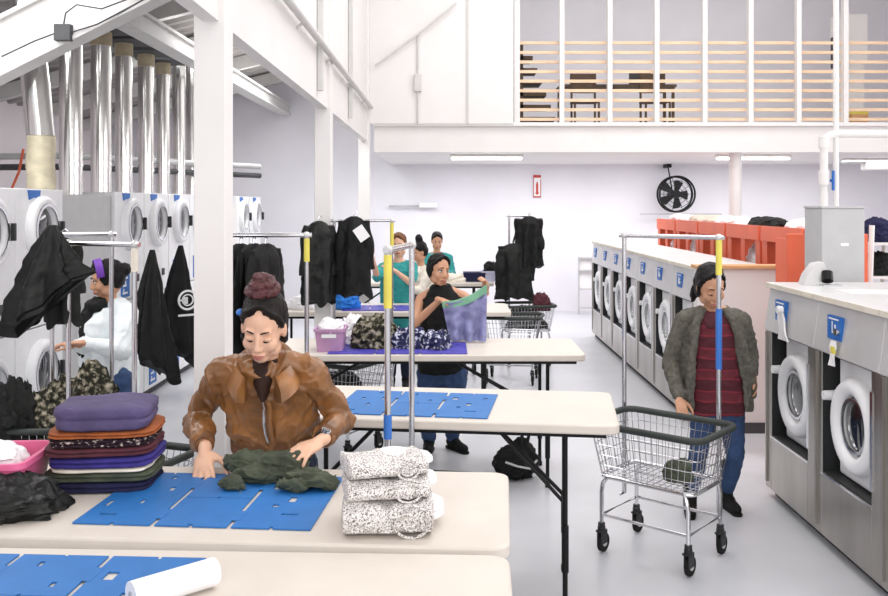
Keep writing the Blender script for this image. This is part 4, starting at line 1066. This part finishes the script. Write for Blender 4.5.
# --- woman in the grey cardigan pushing the cart
Y=5.72
def a3(px,py,dy=0,Y0=Y): return at(px,py,Y0+dy)
P=dict(yaw=-8,pelvis=a3(717,398),chest=a3(713,345),neck=a3(712,309,-.02),skull=a3(713,290,-.04),
 shL=a3(685,320),elL=a3(670,362,.05),wrL=a3(679,398,-.16),shR=a3(741,320),elR=a3(750,352,.06),wrR=a3(753,374,-.04),
 hpL=a3(706,402),knL=a3(698,454,-.03),anL=a3(690,505,.02),ftL=(-.25,-.97,0),hpR=a3(731,402),knR=a3(735,455,-.02),anR=a3(726,506,.08),ftR=(.1,-1,0))
for k in ('anL','anR'): P[k].z=.085
R=person('woman in grey cardigan and dark red striped top behind the wire cart',(P['pelvis'].x,P['pelvis'].y,0))
HT=Matrix.Translation(a3(711,286,-.08))@rotm(186,26,5)@Matrix.Scale(1.08,4)
mb=MB(); body_core(mb,P); head(mb,HT); mb.cap(V(P['skull']),.05,HT@V((0,-.03,-.06)),.05)
hand(mb,P['wrL'],(.0,-.55,-.45),(0,.2,-1),(1,0,0),.8,1.0); hand(mb,P['wrR'],(.05,-.25,-1),(-1,0,0),(0,-1,0),.5,1.0)
remesh(mb,.0075,2,0,name='body',ms='skin_b',parent=R)
face_parts(R,HT,'skin_b',True,hairm='hair_black')
mb=MB(); hair_cap(mb,HT); mb.ell((0,-.06,0),(.082,.075,.08),HT); 
mb.ell((.070,-.02,-.02),(.016,.035,.06),HT); mb.chain([HT@V((.02,-.10,-.02)),HT@V((.04,-.10,-.07)),HT@V((.06,-.09,-.11)),HT@V((.07,-.08,-.14))],[.045,.038,.028,.012]); mb.ell((-.074,-.02,.0),(.016,.04,.05),HT)
remesh(mb,.008,2,.008,20,3,.5,name='hair',ms='hair_black',parent=R)
mb=MB(); torso(mb,[(a3(716,412),.17,.145,-8),(a3(716,398),.185,.15,-8),(a3(715,380),.18,.15,-8),(a3(714,358),.165,.14,-8),(a3(713,335),.165,.13,-8),(a3(712,320),.14,.105,-8),(a3(712,309),.075,.07,-8)])
remesh(mb,.010,2,.010,10,4,1.5,name='striped_top',ms='maroon_stripe',parent=R)
mb=MB(); torso(mb,[(a3(712,311,-.02),.07,.075,-8),(a3(712,318,-.05),.075,.065,-8),(a3(712,328,-.08),.05,.05,-8)]); remesh(mb,.009,2,.008,16,5,name='scarf_collar',ms='maroon_cloth',parent=R)
# cardigan, open at the front: shell wraps sides and back
mb=MB(); n=30
def cshell(lv,open_):
    rg=[]
    for (c,rx,ry,yw,op) in lv:
        a0=math.radians(yw); ax=V((math.cos(a0),math.sin(a0),0)); ay=V((-math.sin(a0),math.cos(a0),0)); o_=[];i_=[]
        for j in range(n):
            t=-PI/2+op+(2*PI-2*op)*j/(n-1)
            o_.append(c+ax*rx*math.cos(t)+ay*ry*math.sin(t)); i_.append(c+ax*(rx-.03)*math.cos(t)+ay*(ry-.03)*math.sin(t))
        rg.append(o_+i_[::-1])
    mb.loft(rg)
cshell([(a3(716,408),.235,.19,-8,.85),(a3(716,385),.225,.185,-8,.80),(a3(714,355),.205,.17,-8,.72),(a3(713,330),.20,.15,-8,.62),(a3(712,314),.165,.12,-8,.50),(a3(712,307),.10,.09,-8,.6)],0)
for s in ('L','R'):
    sh,el,wr=P['sh'+s],P['el'+s],P['wr'+s]
    mb.cap(lerp(P['neck'],sh,.45),.055,sh,.066); mb.cap(sh,.066,el,.056); mb.cap(el,.056,lerp(el,wr,.9),.042)
mb.chain([a3(697,318,-.14),a3(694,345,-.17),a3(690,380,-.17),a3(690,408,-.14)],[.022,.024,.026,.024]); mb.chain([a3(731,318,-.12),a3(742,345,-.14),a3(751,372,-.12),a3(754,396,-.08)],[.022,.024,.024,.02])
remesh(mb,.010,2,.012,12,6,.5,name='cardigan',ms='cardigan',parent=R)
mb=MB(); legs_cloth(mb,P,.01,.05,.95); remesh(mb,.011,2,.008,10,3,name='jeans',ms='jeans',parent=R)
shoes(P,R,'black_cloth',.16)

# --- woman in the black vest holding up a garment
Y=7.12
P=dict(yaw=14,pelvis=a3(442,368,0,Y),chest=a3(443,318,-.06,Y),neck=a3(441,289,-.09,Y),skull=a3(439,276,-.12,Y),
 shL=a3(421,299,-.05,Y),elL=a3(413,325,-.25,Y),wrL=a3(440,300,-.38,Y),shR=a3(464,297,-.04,Y),elR=a3(478,310,-.18,Y),wrR=a3(486,291,-.36,Y),
 hpL=a3(430,372,0,Y),knL=a3(428,412,-.03,Y),anL=a3(429,452,.0,Y),ftL=(-.1,-1,0),hpR=a3(455,372,0,Y),knR=a3(452,412,-.03,Y),anR=a3(453,450,.05,Y),ftR=(.55,-.83,0))
for k in ('anL','anR'): P[k].z=.085
R=person('woman in black vest and jeans holding up a lavender garment',(P['pelvis'].x,P['pelvis'].y,0))
HT=Matrix.Translation(a3(439,270,-.16,Y))@rotm(212,6,-6)
mb=MB(); body_core(mb,P); head(mb,HT); mb.cap(V(P['skull']),.05,HT@V((0,-.03,-.06)),.05)
hand(mb,P['wrL'],(.8,-.3,-.15),(0,-.3,-1),(0,-1,.3),1.0,1.0,fr=.0095); hand(mb,P['wrR'],(-.1,-.35,.9),(-.8,-.5,0),(0,-1,0),1.1,1.0,fr=.0095)
remesh(mb,.008,2,0,name='body',ms='skin_b',parent=R)
face_parts(R,HT,'skin_b',False,hairm='hair_black')
mb=MB(); hair_cap(mb,HT); mb.ell((0,-.055,0),(.082,.07,.075),HT);  mb.ell((.074,-.01,.0),(.016,.03,.055),HT); mb.ell((-.074,-.01,.0),(.016,.03,.055),HT)
remesh(mb,.009,2,.008,20,3,.5,name='hair',ms='hair_black',parent=R)
mb=MB(); torso(mb,[(a3(442,372,0,Y),.19,.14,14),(a3(442,350,-.02,Y),.19,.145,14),(a3(443,325,-.05,Y),.185,.14,14),(a3(443,305,-.07,Y),.175,.125,14),(a3(442,293,-.08,Y),.12,.10,14),(a3(441,284,-.10,Y),.07,.07,14)])
for s in ('L','R'): mb.ell(P['sh'+s]*.93+P['chest']*.07,(.055,.055,.05))
remesh(mb,.010,2,.010,10,8,1,name='vest',ms='black_cloth',parent=R)
mb=MB(); legs_cloth(mb,P,.02,.03,1.12); remesh(mb,.012,2,.010,10,3,name='jeans',ms='jeans',parent=R)
shoes(P,R)
# the garment she holds: a hanging sheet of cloth with thickness, waistband at the top
t=thing('held_garment','lavender garment with green waistband held up by the woman in vest','garment',at(465,300,6.68))
Yg=6.66; rg=[]
for i in range(20):
    tt=i/19; top0=at(442,303,Yg)-V(t['_w']); top1=at(487,286,Yg)-V(t['_w']); bot0=at(450,343,Yg-.04)-V(t['_w']); bot1=at(486,345,Yg-.02)-V(t['_w'])
    a=lerp(top0,bot0,tt); b=lerp(top1,bot1,tt); fr=[];bk=[]
    for j in range(26):
        u=j/25; p=lerp(a,b,u); sag=.035*math.sin(u*PI)*(1-tt); off=.03*math.sin(u*17+tt*2)*(.3+tt)+.03*fbm((u*2,tt*2,0),2,4)
        q=p+V((0,off,-sag)); q.z=max(q.z,TH+.012-t['_w'][2]); fr.append(q+V((0,-.012,0))); bk.append(q+V((0,.02,0)))
    rg.append(fr+bk[::-1])
MB().loft(rg).build('cloth','lavender_cloth',t,ang=80)
mb=MB(); rg=[]
for i in range(4):
    tt=-.03+i*.045; a=lerp(top0,bot0,tt); b=lerp(top1,bot1,tt); fr=[];bk=[]
    for j in range(26):
        u=j/25; q=lerp(a,b,u)+V((0,.01*math.sin(u*17),-.035*math.sin(u*PI))); fr.append(q+V((0,-.026,0))); bk.append(q+V((0,.028,0)))
    rg.append(fr+bk[::-1])
mb.loft(rg).build('waistband','green_band',t,ang=80)

# --- woman in teal reaching to the coats
Y=9.52
P=dict(yaw=0,pelvis=a3(398,325,0,Y),chest=a3(397,285,-.03,Y),neck=a3(398,262,-.05,Y),skull=a3(399,254,-.06,Y),
 shL=a3(383,268,-.05,Y),elL=a3(377,277,-.25,Y),wrL=a3(372,257,-.45,Y),shR=a3(412,267,-.05,Y),elR=a3(412,284,-.22,Y),wrR=a3(395,271,-.38,Y),
 hpL=a3(391,330,0,Y),knL=a3(391,352,0,Y),anL=a3(391,368,0,Y),ftL=(0,-1,0),hpR=a3(406,330,0,Y),knR=a3(406,352,0,Y),anR=a3(406,368,0,Y),ftR=(0,-1,0))
for k in ('anL','anR'): P[k].z=.085
for k in ('knL','knR'): P[k].z=.48
for k in ('hpL','hpR'): P[k].z=.84
P['pelvis'].z=.90
R=person('woman in teal top reaching up toward the hanging black coats',(P['pelvis'].x,P['pelvis'].y,0))
HT=Matrix.Translation(a3(399,245,-.08,Y))@rotm(172,8,4)
mb=MB(); body_core(mb,P); head(mb,HT); mb.cap(V(P['skull']),.05,HT@V((0,-.03,-.06)),.05)
hand(mb,P['wrL'],(-.5,-.1,.8),(0,-1,0),(1,0,0),.5,1.0,fr=.011); hand(mb,P['wrR'],(-.7,-.1,.5),(0,0,-1),(0,-1,0),.6,1.0,fr=.011)
remesh(mb,.010,2,0,name='body',ms='skin',parent=R)
face_parts(R,HT,'skin',False,hairm='hair')
mb=MB(); hair_cap(mb,HT); mb.ell((0,-.055,0),(.078,.07,.07),HT); 
remesh(mb,.010,2,.006,20,3,name='hair',ms='leather_rib',parent=R)
mb=MB(); torso(mb,[(a3(398,328,0,Y),.185,.14,0),(a3(398,305,0,Y),.18,.14,0),(a3(397,285,-.03,Y),.18,.13,0),(a3(397,270,-.05,Y),.16,.11,0),(a3(398,262,-.05,Y),.08,.07,0)])
mb.cap(P['shL'],.065,lerp(P['shL'],P['elL'],1),.055); mb.cap(P['shR'],.065,lerp(P['shR'],P['elR'],.7),.058); mb.cap(lerp(P['neck'],P['shL'],.4),.055,P['shL'],.065); mb.cap(lerp(P['neck'],P['shR'],.4),.055,P['shR'],.065)
remesh(mb,.012,2,.012,10,9,name='teal_top',ms='teal_cloth',parent=R)
mb=MB(); legs_cloth(mb,P); remesh(mb,.016,2,0,name='trousers',ms='dark_jeans',parent=R)
shoes(P,R)

# --- two people far back
def far_person(label,px,py,Y,yaw,top,hairm,bun,skin,pitch=10):
    c=at(px,py,Y); x,y=c.x,c.y; zz=c.z; b=math.radians(yaw); fw=V((-math.sin(b),math.cos(b),0)); rt=V((fw.y,-fw.x,0))
    def q(r,f,z): return V((x,y,0))+rt*r+fw*f+V((0,0,z))
    P=dict(yaw=yaw,pelvis=q(0,-.08,.86),chest=q(0,-.05,zz-.36),neck=q(0,-.03,zz-.18),skull=q(0,-.01,zz-.05))
    for s,k in (('L',-1),('R',1)):
        P['sh'+s]=q(k*.17,-.03,zz-.24); P['el'+s]=q(k*.21,.08,zz-.46); P['wr'+s]=q(k*.10,.30,zz-.42)
        P['hp'+s]=q(k*.09,-.08,.82); P['kn'+s]=q(k*.09,-.05,.46); P['an'+s]=q(k*.09,-.08,.085); P['ft'+s]=fw
    R=person(label,(x,y,0)); HT=Matrix.Translation((x,y,zz))@rotm(yaw,pitch)
    mb=MB(); body_core(mb,P); head(mb,HT); mb.cap(P['skull'],.05,HT@V((0,-.03,-.06)),.05)
    for s,k in (('L',-1),('R',1)): hand(mb,P['wr'+s],fw,(0,0,-1),rt*(-k),.6,1.0,fr=.0115)
    remesh(mb,.011,2,0,name='body',ms=skin,parent=R); face_parts(R,HT,skin,False,hairm='hair_black')
    mb=MB(); hair_cap(mb,HT); mb.ell((0,-.055,0),(.082,.07,.075),HT); 
    if bun: mb.ell((0,-.05,.155),(.05,.05,.06),HT)
    remesh(mb,.010,2,.006,20,3,name='hair',ms=hairm,parent=R)
    mb=MB(); torso(mb,[(q(0,-.08,.84),.18,.14,yaw),(q(0,-.07,1.0),.17,.13,yaw),(q(0,-.05,zz-.36),.18,.13,yaw),(q(0,-.03,zz-.24),.16,.10,yaw),(q(0,-.03,zz-.17),.07,.07,yaw)])
    for s in ('L','R'): mb.cap(lerp(P['neck'],P['sh'+s],.4),.05,P['sh'+s],.062); mb.cap(P['sh'+s],.062,P['el'+s],.052); mb.cap(P['el'+s],.052,lerp(P['el'+s],P['wr'+s],.7),.042)
    remesh(mb,.012,2,.01,10,9,name='top',ms=top,parent=R)
    mb=MB(); legs_cloth(mb,P); remesh(mb,.016,2,0,name='trousers',ms='dark_jeans',parent=R); shoes(P,R)
    return P
far_person('person with a dark high bun behind the woman in black vest',419,252,11.1,120,'cream_cloth','hair_black',True,'skin_b',18)
far_person('person in teal top farthest back, bending over near the rear wall',437,241,12.7,185,'teal_cloth','hair_black',False,'skin_b',16)

# --- woman with the violet headband at left
Y=5.95
P=dict(yaw=62,pelvis=a3(112,395,.02,Y),chest=a3(108,335,0,Y),neck=a3(110,304,0,Y),skull=a3(108,290,0,Y),
 shL=a3(92,316,-.02,Y),elL=a3(90,348,-.12,Y),wrL=a3(76,345,-.25,Y),shR=a3(126,314,-.06,Y),elR=a3(122,350,-.22,Y),wrR=a3(87,343,-.30,Y),
 hpL=a3(104,400,.08,Y),knL=a3(104,430,.08,Y),anL=a3(104,460,.08,Y),ftL=(-1,0,0),hpR=a3(118,400,-.06,Y),knR=a3(118,430,-.06,Y),anR=a3(118,460,-.06,Y),ftR=(-1,-.1,0))
P['shL'].y+=.16; P['elL'].y+=.05
for k in ('anL','anR'): P[k].z=.085
for k in ('knL','knR'): P[k].z=.45
for k in ('hpL','hpR'): P[k].z=.80
P['pelvis'].z=.85
R=person('woman in white jacket with violet headband among the left racks',(P['pelvis'].x,P['pelvis'].y,0))
HT=Matrix.Translation(a3(106,279,-.02,Y))@rotm(118,14,0)
mb=MB(); body_core(mb,P); head(mb,HT); mb.cap(V(P['skull']),.05,HT@V((0,-.03,-.06)),.05)
hand(mb,P['wrL'],(-.9,-.1,.1),(0,0,-1),(0,-1,0),.9,1.0,fr=.0095); hand(mb,P['wrR'],(-.9,.0,.05),(0,0,-1),(0,1,0),.9,1.0,fr=.0095)
remesh(mb,.008,2,0,name='body',ms='skin_b',parent=R)
face_parts(R,HT,'skin_b',False,hairm='hair_black')
mb=MB(); hair_cap(mb,HT); mb.ell((0,-.055,0),(.082,.07,.075),HT); mb.ell((0,.03,.085),(.05,.05,.03),HT); mb.ell((0,-.13,.03),(.045,.04,.045),HT); mb.ell((-.07,.0,.02),(.02,.05,.06),HT); mb.ell((.07,.0,.02),(.02,.05,.06),HT)
remesh(mb,.009,2,.008,20,3,name='hair',ms='hair_black',parent=R)
mb=MB(); rg=[]
for i in range(33):
    a=PI*(-.06+1.12*i/32); r=V((math.cos(a)*.092,.035-.01*math.sin(a),.045+math.sin(a)*.094-.0)); w_=V((0,.024,.0)); o_=V((math.cos(a)*.004,0,math.sin(a)*.004))
    rg.append([HT@(r-w_-o_),HT@(r+w_-o_),HT@(r+w_+o_),HT@(r-w_+o_)])
mb.loft(rg).build('headband','violet_band',R,world=True,ang=60)
mb=MB(); torso(mb,[(a3(110,402,.0,Y),.20,.16,62),(a3(110,375,0,Y),.195,.155,62),(a3(108,345,0,Y),.185,.15,62),(a3(108,320,0,Y),.18,.13,62),(a3(109,307,.0,Y),.11,.09,62)])
for s in ('L','R'):
    sh,el,wr=P['sh'+s],P['el'+s],P['wr'+s]; mb.cap(lerp(P['neck'],sh,.4),.065,sh,.075); mb.cap(sh,.075,el,.066); mb.cap(el,.066,lerp(el,wr,.88),.045)
mb.ell(a3(114,306,.06,Y),(.11,.10,.06))
remesh(mb,.010,2,.014,10,6,.7,name='jacket',ms='white_jacket',parent=R)
mb=MB(); mb.ell(a3(92,325,-.04,Y),(.07,.12,.15)); mb.ell(a3(97,306,-.05,Y),(.08,.09,.06)); mb.ell(a3(92,350,-.03,Y),(.08,.13,.10)); remesh(mb,.010,2,.015,12,6,name='black_scarf',ms='black_cloth',parent=R)
mb=MB(); legs_cloth(mb,P); remesh(mb,.013,2,.008,9,3,name='jeans',ms='jeans',parent=R); shoes(P,R)
fixsole()
# ------------------------------------------------------------------ light, sky, camera
w=bpy.data.worlds.new('world'); SC.world=w; w.use_nodes=True
bg=w.node_tree.nodes['Background']; bg.inputs['Color'].default_value=(.98,.98,1,1); bg.inputs['Strength'].default_value=1.2
def area(loc,rot,sx,sy,e,col=(1,1,1)):
    l=bpy.data.lights.new('added_light','AREA'); l.shape='RECTANGLE'; l.size=sx; l.size_y=sy; l.energy=e; l.color=col
    o=bpy.data.objects.new('added_light',l); o.location=loc; o.rotation_euler=rot; COL.objects.link(o); return o  # added unseen area lights; overhead ones stand in for daylight from above
area((2.5,2.5,6.2),(0,0,0),5,2.5,95)
area((2.5,6.5,6.2),(0,0,0),6,2.0,230)
area((2.5,10.2,6.2),(0,0,0),6,2.0,190)
area((-3.4,5.0,3.6),(0,0,0),2.2,3,130)  # added fill under the deck, over the near dryers
area((-2.6,12.0,3.9),(0,0,0),2.2,5,230)  # added fill under the deck, far left side
area((3,14.4,2.64),(0,0,0),8,1.6,215)  # added fill below the mezzanine, lifts the back wall
area((2.0,14.5,6.2),(0,0,0),8,2,70)
area((8.6,5.0,3.6),(0,math.radians(90),0),3,7,240,(1,.99,.97))  # added side light for daylight from the right, no window built
area((1.5,-2.2,3.4),(math.radians(82),0,0),8,3.5,310,(1,.985,.96))  # added frontal fill from behind the camera
cam=bpy.data.cameras.new('camera'); cam.sensor_width=36; cam.lens=36*F/888; cam.shift_x=-(CX-444)/888; cam.shift_y=-(298-CY)/888
co=bpy.data.objects.new('camera',cam); co.location=(0,0,CH); co.rotation_euler=(PI/2,0,0); COL.objects.link(co); SC.camera=co
SC.view_settings.view_transform='Standard'; SC.view_settings.look='None'; SC.view_settings.gamma=1; SC.view_settings.exposure=-.38
SC.view_settings.use_curve_mapping=False
